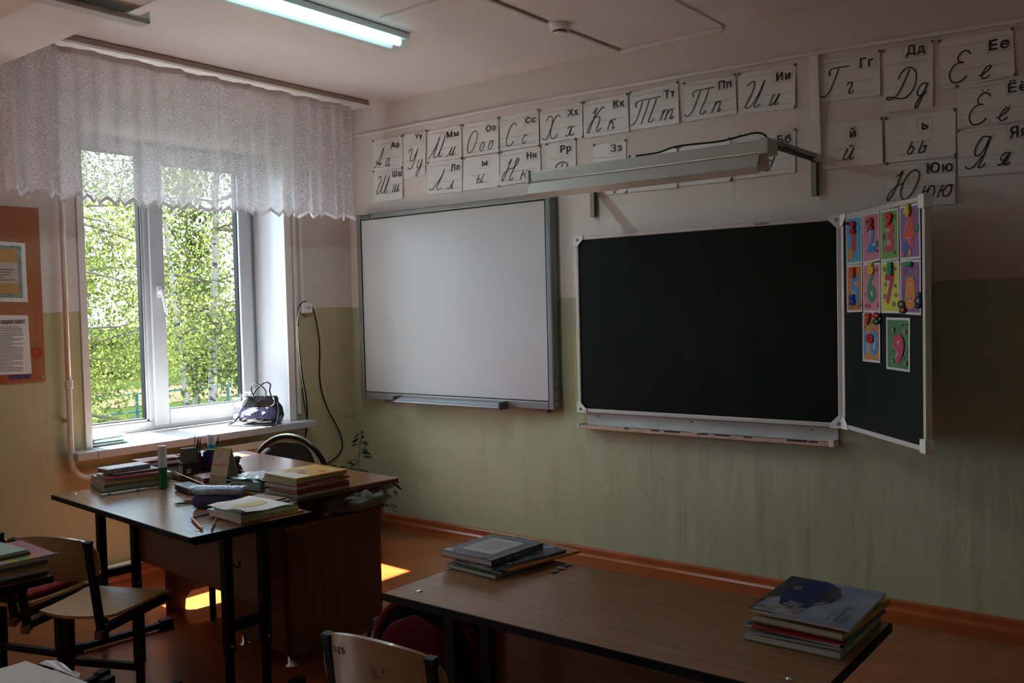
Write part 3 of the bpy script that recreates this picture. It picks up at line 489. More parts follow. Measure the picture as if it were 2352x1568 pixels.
# ================================================================== BLACKBOARD
M_bb = mat('chalkboard_green_black', (.006, .009, .007), .42, var=.25, vs=3, stretch=(3, 1, 1), spec=.12)
M_fr = mat('white_aluminium_frame', (.62, .59, .57), .35, .1)
bb = thing('blackboard', 'large dark chalkboard with white frame and opened right wing', 'blackboard', (1.928, -.012, .846))
BW, BH = 1.5, 1.0
MB().box(.012, BW-.012, -.028, -.004, .012, BH-.012).build('centre_panel', M_bb, bb)
f = MB(); f.box(0, .022, -.036, 0, 0, BH).box(BW-.022, BW, -.036, 0, 0, BH).box(.022, BW-.022, -.036, 0, 0, .022).box(.022, BW-.022, -.036, 0, BH-.022, BH); f.build('centre_frame', M_fr, bb, bevel=.004)
def corner(cx, cz, sx, sz, par, name='corner_plate'):
    b = MB(); b.prism([(-.003*sx, -.003*sz), (.060*sx, -.003*sz), (.060*sx, .018*sz), (.018*sx, .060*sz), (-.003*sx, .060*sz)], -.036, -.042, lambda a, c, d: (cx+a, d, cz+c)); o = b.build(name, M_white, par, bevel=.002)
    r = MB(); r.T = Matrix.Translation((cx, 0, cz)) @ Matrix.Rotation(PI/2, 4, 'X')
    r.lathe([(.009, .041), (.009, .044), (.005, .047)], 12, (.02*sx, .02*sz, 0)).lathe([(.003, .041), (.003, .043)], 8, (.05*sx, .008*sz, 0)).lathe([(.003, .041), (.003, .043)], 8, (.008*sx, .05*sz, 0)); r.build('rivet', M_steel, o, smooth=False)
corner(0, 0, 1, 1, bb); corner(0, BH, 1, -1, bb); corner(BW, 0, -1, 1, bb); corner(BW, BH, -1, -1, bb)
n_ = MB(); text(n_, '01630401', lambda u, v, d: (1.075+.075*u, -.0364, BH-.017+.011*v), .03); n_.build('inventory_number', M_ink, bb)
# wing panel: local frame x along the wing
HX, HY = BW+.014, -.03
wa = math.atan2(-.59+.042, 3.937-1.928-HX)
WT = Matrix.Translation((HX, HY, 0)) @ Matrix.Rotation(wa, 4, 'Z')
hb = MB(); hb.tube([(BW+.006, -.03, .01), (BW+.006, -.03, BH-.01)], .009, 10).box(BW, BW+.010, -.036, -.02, .03, BH-.03); hb.build('hinge', M_fr, bb)
WW = .745
w1 = MB(); w1.T = WT; w1.box(.012, WW-.012, -.012, .008, .012, BH-.012); w1.build('wing_panel', M_bb, bb)
w2 = MB(); w2.T = WT; w2.box(0, .02, -.016, .012, 0, BH).box(WW-.022, WW, -.016, .012, 0, BH).box(.02, WW-.022, -.016, .012, 0, .022).box(.02, WW-.022, -.016, .012, BH-.022, BH); wfr = w2.build('wing_frame', M_fr, bb, bevel=.004)
w3 = MB(); w3.T = WT
for cx, cz, sx, sz in ((0, 0, 1, 1), (0, BH, 1, -1)):
    w3.prism([(-.003*sx, -.003*sz), (.055*sx, -.003*sz), (.055*sx, .018*sz), (.018*sx, .055*sz), (-.003*sx, .055*sz)], -.016, -.021, lambda a, c, d: (cx+a, d, cz+c))
w3.box(WW-.04, WW+.006, -.022, .016, -.006, .05).box(WW-.04, WW+.006, -.022, .016, BH-.05, BH+.006)
w3.build('wing_corner_cap', M_white, bb, bevel=.003, sep=True)
# chalk tray
ct = thing('chalk_tray', 'long pale metal chalk tray fixed under the blackboard', 'tray', (1.965, -.006, .758))
MB().box(.0, 1.43, -.006, 0, .012, .082).build('back_plate', mat('tray_enamel', (.55, .58, .56), .35, var=.1, vs=5), ct, bevel=.002)
b = MB(); b.box(-.02, 1.415, -.062, 0, 0, .006).box(-.02, 1.415, -.068, -.060, -.002, .018); b.build('ledge', mat('tray_pinkish_plastic', (.58, .40, .33), .45, var=.12, vs=20), ct, bevel=.002)
b = MB(); b.box(-.026, -.014, -.07, 0, -.004, .024).box(1.405, 1.43, -.07, 0, -.004, .03); b.build('end_cap', M_trimw, ct, bevel=.003, sep=True)
b = MB()
for a in (.075, .66, 1.30): b.T = Matrix.Translation((a, -.006, .066)) @ Matrix.Rotation(PI/2, 4, 'X'); b.lathe([(.004, 0), (.004, .002)], 10)
b.T = Matrix.Identity(4)
b.build('screw', M_blackp, ct, sep=True)
b = MB()
for a, l in ((.45, .05), (.53, .09), (.72, .06), (.82, .08), (.98, .04), (1.2, .10), (1.31, .04), (.28, .03)): b.box(a, a+l, -.0686, -.0600, .012, .0186)
b.build('chipped_edge', cm(.03, .02, .018), ct)
for i, (a, c, l) in enumerate(((.12, (.45, .6, .25), .03), (.155, (.3, .55, .25), .022), (.19, (.25, .45, .75), .03), (.235, (.7, .45, .6), .028), (.27, (.15, .4, .5), .03), (.30, (.12, .2, .5), .025), (.70, (.8, .8, .8), .045), (.98, (.15, .14, .13), .03))):
    p = Vector((1.965+a, -.030, .7685)); b = MB(); b.tube([(-l/2, 0, 0), (l/2, .004, 0)], .0045, 8)
    o = b.build('chalk_stick', cm(*c, .9)); o.location = p
    tag(o, '%s chalk stub lying in the blackboard tray' % ['lime green', 'grass green', 'pale blue', 'pink', 'teal', 'dark blue', 'white', 'charcoal grey'][i], 'chalk')
# ---- number cards on the wing
WM = Matrix.Translation(bb.location) @ WT; WMi = WM.inverted()
wn = (WM.to_3x3() @ Vector((0, -1, 0))).normalized()
def onwing(x, y, e=.0):
    px, py = 1930+x/3.732, 450+y/3.732
    d = FW + RT*((px-1176)/FPX) - UP*((py-784)/FPX); p0 = WM @ Vector((0, -(.0135+e), 0)); return CAM+d*((p0-CAM).dot(wn)/d.dot(wn))
def wl_(x, y, e=0): return WMi @ onwing(x, y, e)
CARDS = [('1', [(47, 183), (187, 158), (190, 578), (53, 590)], (95, 318, 133, 465), (.09, .35, .62), (.55, .05, .03), [(88, 500, 24, 55, (.7, .25, .03))]),
('2', [(192, 157), (335, 127), (342, 553), (196, 583)], (225, 238, 302, 480), (.58, .20, .28), (.03, .2, .55), [(315, 410, 16, 35, (.05, .16, .05)), (318, 470, 15, 14, (.05, .05, .03)), (225, 225, 15, 30, (.05, .15, .04))]),
('3', [(341, 125), (497, 97), (503, 545), (348, 565)], (380, 222, 462, 475), (.16, .33, .05), (.55, .03, .10), [(376, 350, 14, 38, (.06, .06, .05)), (465, 178, 12, 28, (.08, .08, .06)), (466, 482, 14, 20, (.1, .08, .07))]),
('4', [(504, 92), (683, 53), (690, 535), (513, 551)], (540, 165, 640, 428), (.22, .11, .30), (.6, .06, .02), [(654, 272, 20, 40, (.03, .14, .07)), (562, 455, 27, 50, (.04, .10, .42)), (538, 497, 15, 25, (.5, .08, .04)), (594, 485, 16, 32, (.6, .25, .03))]),
('5', [(53, 592), (187, 583), (188, 993), (58, 997)], (88, 680, 160, 932), (.52, .18, .03), (.04, .27, .62), [(88, 940, 10, 24, (.3, .15, .08)), (150, 948, 12, 18, (.28, .13, .08)), (172, 930, 9, 24, (.25, .1, .06))]),
('6', [(193, 582), (342, 567), (345, 1000), (197, 997)], (230, 668, 305, 912), (.60, .22, .30), (.03, .24, .10), [(313, 628, 11, 20, (.2, .08, .07)), (218, 938, 13, 18, (.4, .05, .05)), (245, 944, 10, 24, (.35, .05, .05)), (322, 935, 11, 24, (.38, .06, .05)), (214, 845, 6, 14, (.45, .05, .06))]),
('7', [(347, 567), (506, 551), (511, 1005), (352, 1003)], (383, 668, 467, 925), (.60, .55, .06), (.42, .01, .06), [(377, 628, 13, 28, (.15, .16, .14)), (468, 622, 15, 22, (.15, .16, .14)), (388, 756, 13, 26, (.2, .17, .1)), (470, 768, 14, 20, (.15, .16, .14)), (380, 860, 13, 26, (.15, .16, .14)), (476, 848, 15, 20, (.15, .16, .14)), (458, 925, 16, 26, (.15, .16, .14))]),
('8', [(513, 550), (690, 543), (692, 1022), (515, 1010)], (553, 690, 645, 972), (.21, .09, .27), (.62, .20, .02), [(548, 648, 14, 28, (.5, .06, .04)), (650, 648, 15, 30, (.4, .15, .12)), (540, 808, 11, 28, (.05, .15, .4)), (596, 760, 12, 18, (.55, .45, .1)), (660, 810, 11, 20, (.5, .06, .1)), (607, 880, 9, 18, (.45, .1, .05)), (612, 610, 9, 18, (.4, .05, .1))]),
('10', [(191, 1002), (340, 1000), (343, 1432), (193, 1415)], (200, 1145, 322, 1372), (.50, .20, .05), (.04, .27, .62), [(225, 1060, 20, 22, (.10, .16, .05)), (262, 1080, 16, 18, (.10, .16, .05)), (212, 1120, 12, 16, (.10, .16, .05))]),
('9', [(393, 1040), (598, 1045), (597, 1510), (405, 1480)], (462, 1180, 553, 1445), (.05, .19, .06), (.55, .02, .10), [(457, 1145, 16, 30, (.25, .22, .12)), (557, 1162, 15, 26, (.25, .22, .12)), (530, 1104, 13, 12, (.15, .15, .1)), (508, 1275, 11, 24, (.25, .22, .12)), (455, 1415, 14, 22, (.25, .22, .12)), (563, 1433, 15, 24, (.25, .22, .12)), (452, 1330, 11, 10, (.2, .15, .1)), (570, 1345, 9, 12, (.15, .2, .1)), (545, 1385, 8, 10, (.2, .15, .1)), (572, 1100, 8, 10, (.15, .2, .1))])]
cname = {'1': 'blue', '2': 'pink', '3': 'green', '4': 'purple', '5': 'orange', '6': 'pink', '7': 'yellow', '8': 'purple', '10': 'orange', '9': 'dark green'}
BBO = []
for i, (num, quad, tb, bg, fg, blobs) in enumerate(CARDS):
    e0 = .0006+.0009*(i % 3)
    c = thing('number_card', '%s counting card with a big %s on the board wing' % (cname[num], {'1': 'one', '2': 'blue two', '3': 'three', '4': 'red four', '5': 'five', '6': 'green six', '7': 'seven', '8': 'orange eight', '9': 'nine, hanging apart', '10': 'ten, lowest left'}[num]), 'poster', WM.translation, wa, group='counting cards on the blackboard wing')
    q = [wl_(x, y, e0) for x, y in quad]
    def S(u, v, e=0, q=q):
        p = q[3].lerp(q[2], u).lerp(q[0].lerp(q[1], u), v).copy(); p.y -= e + (.005*(1-v)*(1-u) if num == '9' else 0); return p
    MB().grid(5, 5, lambda u, v: S(u, v)).build('card', cm(.66, .64, .62), c, solid=.0005)
    MB().grid(5, 5, lambda u, v: S(.06+.88*u, .045+.91*v, .0006)).build('picture_ground', mat('card_ground_%s' % num, bg, .5, var=.14, vs=70), c)
    def TX(k, ex, m, nm):
        b = MB(); A = wl_(tb[0], tb[1], e0+.0012+k); B = wl_(tb[2], tb[3], e0+.0012+k)
        text(b, num, lambda u, v, d: (A.x+(B.x-A.x)*u, A.y - (.0042 if num == '9' else 0), B.z+(A.z-B.z)*v), ex); b.build(nm, m, c)
    TX(0, .075, cm(.62, .58, .58), 'number_outline'); TX(.0004, .045, cm(*fg), 'number')
    b = MB()
    for bi, (x, y, rx, ry, col) in enumerate(blobs):
        A = wl_(x, y, e0+.0022); r_ = abs(wl_(x+rx, y, e0+.0022).x-A.x); rz = abs(wl_(x, y+ry, e0+.0022).z-A.z)
        big = num in '14'
        pts = []
        for k in range(14):
            an = 2*PI*k/14; w = 1 if big else .55+.45*abs(math.sin(2.5*an+bi)); pts.append((A.x+r_*w*math.cos(an), A.y-.0003*bi/4-(.0045 if num == '9' else 0), A.z+rz*w*math.sin(an)))
        b.add(pts, [tuple(range(14))], bi)
    b.build('small_picture', [cm(*k[4]) for k in blobs], c, sep=True)
# magnets
def magnet(txt, x0, y0, x1, y1, col, label, name='letter_magnet', dep=.008, e=.004, bold=.07):
    A = wl_(x0, y0, e); B = wl_(x1, y1, e); cx, cz = (A.x+B.x)/2, (A.z+B.z)/2
    b = MB(); text(b, txt, lambda u, v, d: (A.x+(B.x-A.x)*u-cx, -d, B.z+(A.z-B.z)*v-cz), bold, depth=dep)
    o = b.build(name, mat('magnet_%s' % label[:14], col, .25)); o.matrix_world = WM @ Matrix.Translation((cx, A.y, cz)); return tag(o, label, 'magnet')
magnet('2', 87, 218, 133, 318, (.55, .01, .02), 'red plastic figure two magnet on the blue one card')
magnet('2', 240, 187, 287, 285, (.55, .01, .02), 'red plastic figure two magnet on the pink two card')
magnet('9', 392, 147, 450, 243, (.5, .008, .015), 'red plastic figure nine magnet on the green three card')
magnet('4', 553, 72, 605, 176, (.75, .52, .01), 'yellow plastic figure four magnet atop the purple four card')
magnet('1', 97, 614, 128, 705, (.6, .06, .01), 'orange-red plastic figure one magnet on the orange five card')
magnet('5', 84, 845, 131, 937, (.02, .06, .35), 'dark blue plastic figure magnet low on the orange five card')
magnet('6', 247, 570, 295, 668, (.75, .50, .01), 'yellow plastic figure six magnet atop the green six card')
magnet('7', 225, 1004, 270, 1103, (.55, .02, .05), 'red plastic figure seven magnet atop the ten card')
magnet('0', 232, 1177, 290, 1262, (.45, .01, .012), 'red plastic ring magnet in middle of the ten card', bold=.09)
magnet('=', 553, 567, 620, 602, (.02, .25, .12), 'green plastic bar magnet at top of the eight card', bold=.09)
magnet('=', 408, 570, 454, 674, (.02, .28, .12), 'green plastic upright block magnet on the yellow seven card', bold=.14)
def blobmag(label, parts, name='fruit_magnet'):
    x, y = parts[0][1], parts[0][2]; A = wl_(x, y, .004); o = thing(name, label, 'magnet', WM @ A, wa)
    for nm, px, py, rx, ry, col in parts:
        Q = wl_(px, py, .004); r1 = abs(wl_(px+rx, py, .004).x-Q.x); r2 = abs(wl_(px, py+ry, .004).z-Q.z); d = Q-A
        MB().grid(14, 8, lambda u, v: (d.x+r1*math.sin(PI*v)*math.cos(2*PI*u), -.001-.012*max(0, math.sin(PI*v)*math.sin(2*PI*u))*1+0, d.z+r2*math.cos(PI*v)), closedu=True).build(nm, cm(*col, .2), o, smooth=True)
    return o
blobmag('round green and red ladybird fruit magnet between the seven and eight cards', [('green_half', 525, 928, 29, 36, (.07, .12, .03)), ('red_half', 540, 978, 28, 32, (.22, .015, .015)), ('dot', 531, 985, 4, 6, (.8, .8, .75)), ('dot', 545, 972, 4, 6, (.8, .8, .75)), ('dot', 549, 992, 4, 6, (.8, .8, .75))])
blobmag('small blue figure-shaped magnet on right edge of the eight card', [('head', 680, 848, 15, 26, (.06, .12, .2)), ('body', 672, 900, 31, 42, (.03, .06, .18)), ('base', 673, 945, 22, 20, (.012, .02, .06))], 'figure_magnet')
blobmag('red strawberry magnet with green base at top of the ten card', [('red_berry', 313, 1025, 28, 30, (.3, .015, .02)), ('green_base', 312, 1078, 29, 28, (.02, .08, .04)), ('seed', 305, 1018, 3, 5, (.7, .5, .3)), ('seed', 322, 1030, 3, 5, (.7, .5, .3))])
blobmag('tiny dark red button magnet at corner of the blue one card', [('button', 66, 236, 9, 14, (.12, .03, .02))], 'button_magnet')
# ================================================================== WALL LAMP OVER THE BOARD
M_lamp = mat('pale_grey_enamel', (.52, .53, .50), .3)
ly = -.58; lt = thing('board_lamp', 'long pale grey board lamp on two wall brackets', 'lamp', (2.04, ly, 1.998)); lt.scale = (1, 1, .87)
LL = 1.245
b = MB(); b.prism([(-.035, .105), (-.04, .16), (-.02, .168), (.05, .168), (.055, .105)], 0, LL, lambda a, c, d: (d, a, c)); b.build('housing', M_lamp, lt, bevel=.003)
b = MB(); b.prism([(-.040, .100), (-.075, .03), (-.045, .0), (-.043, .002), (-.072, .031), (-.036, .102)], .01, LL-.01, lambda a, c, d: (d, a, c))
b.prism([(.055, .102), (.075, .03), (.073, .028), (.052, .10)], .01, LL-.01, lambda a, c, d: (d, a, c)).box(.01, LL-.01, -.04, .056, .098, .102); b.build('reflector', M_lamp, lt)
MB().box(.0, LL, -.046, -.040, .1, .106).build('bright_rim', M_chrome, lt)
b = MB(); b.box(-.014, .006, -.05, .062, .095, .172).box(LL-.006, LL+.03, -.05, .062, .095, .172); b.build('end_cap', M_lamp, lt, bevel=.004, sep=True)
b = MB(); b.T = Matrix.Rotation(PI/2, 4, 'Y'); b.lathe([(.013, .02), (.013, LL-.02)], 14, (-.06, 0, 0)); b.build('lamp_tube', M_white, lt, smooth=True)
b = MB(); b.box(LL-.03, LL-.015, -.03, -.01, .04, .1); b.box(.02, .035, -.03, -.01, .04, .1); b.build('tube_holder', M_lamp, lt, bevel=.002, sep=True)
M_brk = mat('bracket_grey_steel', (.28, .28, .25), .4, .2)
for bx, nm in ((2.02, 'left'), (3.275, 'right')):
    b = MB(); x0 = bx-2.03
    # C-channel arm and wall leg
    for (p, q_) in (((-.02, -.004), (.028, 0)),):
        b.box(x0, x0+.004, .03, .575, .135, .172).box(x0, x0+.026, .03, .575, .170, .174).box(x0, x0+.004, .545, .577, -.055, .172).box(x0, x0+.028, .573, .577, -.055, .172).box(x0+.022, x0+.026, .03, .575, .150, .174)
        b.box(x0, x0+.026, .545, .549, -.055, .135)
    b.build('bracket', M_brk, lt, bevel=.0015)
cb = [wp(x, y, yy) for x, y, yy in ((1460, 358, -.50), (1512, 350, -.50), (1540, 340, -.50), (1575, 333, -.50), (1650, 325, -.50), (1700, 313, -.50), (1735, 305, -.50), (1755, 309, -.50), (1768, 325, -.52))]
lm = lambda p: Vector((p.x-lt.location.x, p.y-lt.location.y, (p.z-lt.location.z)/.87))
b = MB(); b.tube(spline([lm(p) for p in cb], 4), .005, 6)
b.tube(spline([lm(p) for p in (wp(1805, 338, -.45), wp(1822, 345, -.35), wp(1850, 360, -.15), wp(1872, 372, -.03))], 4), .004, 6); b.build('power_cable', M_blackp, lt, smooth=True)
# ================================================================== CEILING LAMP, DETECTOR, BEAM STRIP
M_tube = mat('lit_diffuser', (.8, .95, .95), .4, emit=(.62, .97, 1.0), estr=1.3)
cl_ = thing('ceiling_lamp', 'lit fluorescent ceiling lamp with clear ribbed cover', 'lamp', (1.535, -1.0, H))
b = MB(); b.box(-.052, .058, -1.27, 0, -.028, -.004); b.build('housing', M_trimw, cl_, bevel=.003)
def dif(u, v):
    t = v; a = PI*u; ex = 1 if .03 < t < .97 else .72
    return (-.012+.07*ex*math.cos(a)+.015, -1.262+1.255*t, -.03-.055*ex*math.sin(a))
def dif2(y0, y1, r):
    b = MB(); n = 16; ys_ = [y0, y0+.004, y0+.02, y0+.05, y1-.05, y1-.02, y1-.004, y1]; sc_ = [.55, .8, .93, 1, 1, .93, .8, .55]
    vs = [(.003+r*s*math.cos(PI*k/(n-1)), yy, -.028-(.9*r)*s*math.sin(PI*k/(n-1))) for yy, s in zip(ys_, sc_) for k in range(n)]
    b.add(vs, [(j*n+k, j*n+k+1, (j+1)*n+k+1, (j+1)*n+k) for j in range(7) for k in range(n-1)]+[tuple(range(n)), tuple(7*n+k for k in range(n))]); return b
dif2(-1.268, -.002, .072).build('clear_cover', glassy('ribbed_clear_cover', (.90, .97, .96), .06, .15, cloud=.12), cl_, smooth=True)
for a, es in ((.032, 1), (-.028, 0)):
    b = MB(); b.tube([(a, -1.22, -.055), (a, -.05, -.055)], .017, 14); b.build('tube', M_tube if es else mat('faint_glow_tube', (.72, .78, .78), .3, emit=(.6, .95, 1), estr=.25), cl_, smooth=True)  # second tube is given a faint glow of its own
MB().box(-.05, .056, -1.25, -.02, -.034, -.029).build('reflector_plate', mat('lit_reflector', (.8, .85, .85), .4), cl_)
ll = bpy.data.lights.new('tube_light', 'AREA'); ll.shape = 'RECTANGLE'; ll.size = .05; ll.size_y = 1.1; ll.energy = 3.5; ll.color = (.75, .97, 1)
lo = bpy.data.objects.new('tube_light', ll); COL.objects.link(lo); lo.location = (1.545, -1.635, H-.11)
b = MB(); b.lathe([(.052, 0), (.052, -.022), (.050, -.026), (.036, -.030), (.034, -.044), (.030, -.050), (.012, -.054)], 28); 
sd = thing('smoke_detector', 'round white smoke detector on the ceiling', 'smoke detector', (2.268-.03, -.60, H))
b.build('body', M_white, sd, smooth=False, bevel=.002)
b = MB(); b.lathe([(.0355, -.033), (.0355, -.043)], 24); b.build('vent_slot', cm(.06, .05, .05), sd)
b = MB(); b.box(1.478, 1.480, -3.3, -2.40, 2.585, 2.63).box(1.480, 1.545, -3.3, -2.40, 2.583, 2.587).box(1.543, 1.547, -3.3, -2.40, 2.583, 2.60)
b.box(1.478, 1.547, -2.402, -2.398, 2.585, 2.63)
tag(b.build('metal_trough', mat('pale_trough', (.55, .55, .55), .4)), 'open grey metal lamp trough fixed under the ceiling beam', 'lamp trough')
# ================================================================== CURTAIN
rail = thing('curtain_rail', 'long white double curtain rail under the ceiling', 'curtain rail', (.3, -2.43, H))
MB().box(-.045, .05, 0, 2.31, -.014, -.002).box(.035, .052, 0, 2.31, -.034, -.014).build('rail_profile', M_trimw, rail, bevel=.002)
MB().box(.052, .055, 0, 2.31, -.030, -.006).build('face_strip', cm(.42, .34, .28), rail)
b = MB(); b.box(-.03, -.012, 0, 2.30, -.024, -.014).box(.0, .018, 0, 2.30, -.024, -.014); b.build('runner_track', M_white, rail)
M_lace = bpy.data.materials.new('lace_net'); M_lace.use_nodes = True
n = M_lace.node_tree; n.nodes.clear(); L = n.links.new
o_ = n.nodes.new('ShaderNodeOutputMaterial'); tc = n.nodes.new('ShaderNodeTexCoord'); mp = n.nodes.new('ShaderNodeMapping'); mp.inputs['Scale'].default_value = (.3, 1, 1)
vo = n.nodes.new('ShaderNodeTexVoronoi'); vo.feature = 'DISTANCE_TO_EDGE'; vo.inputs['Scale'].default_value = 64; vo.inputs['Randomness'].default_value = .95
nz = n.nodes.new('ShaderNodeTexNoise'); nz.inputs['Scale'].default_value = 60; mxv = n.nodes.new('ShaderNodeVectorMath'); mxv.operation = 'MULTIPLY_ADD'; mxv.inputs[1].default_value = (.012, .012, .012)
L(tc.outputs['Object'], mp.inputs[0]); L(mp.outputs[0], nz.inputs['Vector']); L(nz.outputs['Color'], mxv.inputs[0]); L(mp.outputs[0], mxv.inputs[2]); L(mxv.outputs[0], vo.inputs['Vector'])
cr = n.nodes.new('ShaderNodeValToRGB'); L(vo.outputs['Distance'], cr.inputs[0]); cr.color_ramp.elements[0].position = .05; cr.color_ramp.elements[0].color = (.84, .84, .84, 1); cr.color_ramp.elements[1].position = .10; cr.color_ramp.elements[1].color = (.54, .54, .54, 1)
df = n.nodes.new('ShaderNodeBsdfDiffuse'); df.inputs[0].default_value = (.92, .89, .95, 1); tl_ = n.nodes.new('ShaderNodeBsdfTranslucent'); tl_.inputs[0].default_value = (.88, .84, .94, 1)
m1 = n.nodes.new('ShaderNodeMixShader'); m1.inputs[0].default_value = .45; L(df.outputs[0], m1.inputs[1]); L(tl_.outputs[0], m1.inputs[2])
tp = n.nodes.new('ShaderNodeBsdfTransparent'); m2 = n.nodes.new('ShaderNodeMixShader'); L(cr.outputs[0], m2.inputs[0]); L(tp.outputs[0], m2.inputs[1]); L(m1.outputs[0], m2.inputs[2]); L(m2.outputs[0], o_.inputs[0])
M_hem = mat('lace_hem', (.85, .84, .88), .8)
cu = thing('net_curtain', 'short white lace net curtain with zigzag hem over the window', 'curtain', (.3, -2.425, H))
CW = 2.19; NF = 520
def fold(y, v):  # v 0 top .. 1 bottom
    a = y*1.0; amp = .014+.030*v
    return amp*(math.sin(a*31+2.2*math.sin(a*4.1)) * (.35+.65*(noise.noise(Vector((a*2.1, .3, 0)))+.5)) + .5*math.sin(a*71+3*math.sin(a*5.3)))*(1.25 if a > 1.75 or a < .35 else .8)
def zig(y): t = (y*16.5) % 1; return .034*(abs(2*t-1))
def curt(y, v, dz=0):
    zt = -.046-.010*abs(math.sin(y*13.5)); zb = -.800-.012*math.sin(y*2)+0; return (fold(y, v), y + .012*v*math.sin(y*9), zt+(zb-zt)*v - (zig(y)-.02)*v**12+dz)
b = MB(); nv = 26; b.grid(NF, nv, lambda u, v: curt(u*CW, v)); b.build('lace_panel', M_lace, cu, smooth=True)
b = MB(); b.grid(NF, 2, lambda u, v: (lambda p: (p[0]+.001, p[1], p[2]+.020*(1-v)))(curt(u*CW, 1))); b.build('zigzag_hem', M_hem, cu, smooth=True)
b = MB(); b.grid(NF, 3, lambda u, v: (lambda p: (p[0]+.0015, p[1], p[2]-.032*v+.004))(curt(u*CW, 0))); b.build('heading_tape', mat('curtain_tape', (.72, .64, .66), .8), cu, smooth=True)
# ================================================================== LEFT WALL: poster board, pipe, radiator, socket
pbd = thing('poster_board', 'orange information board with pinned sheets left of window', 'poster', (.004, -2.142, 1.13))
M_org = mat('orange_board', (.42, .10, .035), .4, col2=(.40, .19, .09), vs=2.2)
MB().box(0, .006, -1.0, 0, .0, .892).build('panel', M_org, pbd)
def xy(px, py, x=.012): return at(px, py, 'x', x)-pbd.location
def quad_(nm, pts, m, x, th=.0012):
    p = [xy(*c, x) for c in pts]; return MB().grid(2, 2, lambda u, v: p[3].lerp(p[2], u).lerp(p[0].lerp(p[1], u), v)).build(nm, m, pbd, solid=th)
quad_('certificate_pocket', [(-130, 545), (57, 558), (64, 694), (-130, 690)], M_paper, .0125)
quad_('ornament_border', [(-120, 558), (48, 565), (53, 684), (-120, 680)], img('blue_ornament', (.02, .12, .16), (.45, .5, .45), (.03, .2, .26), (.5, .55, .5), scale=130), .0145)
quad_('certificate_ground', [(-112, 566), (40, 572), (45, 676), (-112, 671)], cm(.50, .30, .10), .016)
quad_('certificate_text_field', [(-112, 600), (40, 603), (43, 651), (-112, 648)], cm(.55, .48, .43), .0175)
quad_('rules_sheet', [(-130, 722), (64, 724), (73, 858), (-130, 866)], M_paper, .0125)
b = MB()
for k in range(5): p = xy(-60, 619+k*6.2, .019); q_ = xy((31, 27, 22, 8, 34)[k], 618.5+k*6.0, .019); ribbon(b, [p, q_], .0035, (1, 0, 0))
b.build('certificate_lines', cm(.09, .03, .03), pbd)
b = MB()
for k in range(27):
    yy = 750+k*3.9; p = xy(-90, yy+1.5, .014); q_ = xy(53-random.choice((0, 2, 8, 3, 24, 1)), yy, .014); ribbon(b, [p, q_], .0026, (1, 0, 0))
b.build('rules_lines', cm(.12, .12, .14), pbd)
b = MB(); A = xy(2, 748, .0145); B = xy(57, 739, .0145); text(b, 'поведения учащихся', lambda u, v, d: (A.x, A.y+(B.y-A.y)*u, A.z+.028*v+.002*u), .02); b.build('heading', M_ink, pbd)
b = MB()
for k in range(9):
    an = k*.7; c0 = xy(84, 809, .0115); ce = c0+Vector((0, .022*math.cos(an), .022*math.sin(an)))
    b.add([ce+Vector((.0002*k, .011*math.cos(t*PI/4), .011*math.sin(t*PI/4))) for t in range(8)], [tuple(range(8))])
b.build('printed_flower', cm(.45, .05, .02), pbd)
b = MB(); ribbon(b, [xy(84, 800), xy(88, 786)], .006, (1, 0, 0)); ribbon(b, [xy(80, 800), xy(76, 792)], .007, (1, 0, 0)); ribbon(b, [xy(76, 822), xy(72, 830)], .009, (1, 0, 0)); b.build('printed_leaves', cm(.2, .28, .03), pbd, sep=True)
quad_('printed_shoes', [(20, 862), (72, 858), (70, 868), (24, 872)], cm(.08, .06, .16), .0115)
b = MB()
for px, py in ((80, 485), (98, 866)): p = xy(px, py, .012); b.T = Matrix.Translation(p) @ Matrix.Rotation(PI/2, 4, 'Y'); b.lathe([(.006, -.002), (.006, .002), (.003, .004)], 10)
b.T = Matrix.Identity(4); b.build('screw', M_steel, pbd, sep=True)
b = MB(); ribbon(b, spline([xy(-6, 500), xy(2, 512), xy(4, 522), xy(-4, 524)], 4), .006, (1, 0, 0)); b.build('printed_bow', cm(.5, .1, .06), pbd)
# grooves
b = MB()
for z in (.82, .75, .68, .1, .03): b.box(.0058, .0066, -1, 0, z, z+.0015)
for yy in (-.03, -.11, -.19): b.box(.0058, .0066, yy, yy+.0015, 0, .892)
b.build('tile_lines', cm(.45, .20, .11), pbd)
def pxp(px, py, x=.065): return at(px, py, 'x', x)
pp = thing('heating_pipe', 'white painted heating pipe running down the window wall', 'pipe', (.065, -2.05, 0))
M_pipe = mat('pipe_enamel', (.72, .66, .60), .3)
yp = -2.052
b = MB(); b.tube([(0, 0, H-.01), (0, .0, 1.10)], .0135, 14); b.build('upper_pipe', M_pipe, pp, smooth=True)
b = MB(); b.lathe([(.020, 1.080), (.022, 1.085), (.022, 1.12), (.018, 1.125)], 14); b.build('coupling', M_pipe, pp)
pts = [(0, 0, 1.10), (0, 0, .72), (0, .02, .64), (0, .06, .605), (0, .13, .598), (0, .25, .602), (0, .36, .606)]
b = MB(); b.tube(spline(pts, 6), .0155, 14); b.build('lower_pipe', M_pipe, pp, smooth=True)
b = MB(); b.tube([(0, -.9, .082), (0, 1.2, .092)], .0155, 14); b.build('return_pipe', M_pipe, pp, smooth=True)
b = MB()
for z in (.9,): b.box(-.064, 0, -.006, .006, z, z+.02)
b.box(-.064, 0, .3, .31, .60, .612); b.box(-.064, 0, -.4, -.39, .075, .09); b.box(-.064, 0, .9, .91, .08, .10); b.box(-.064, 0, -.006, .006, 2.2, 2.22); b.build('pipe_clip', M_pipe, pp, sep=True)
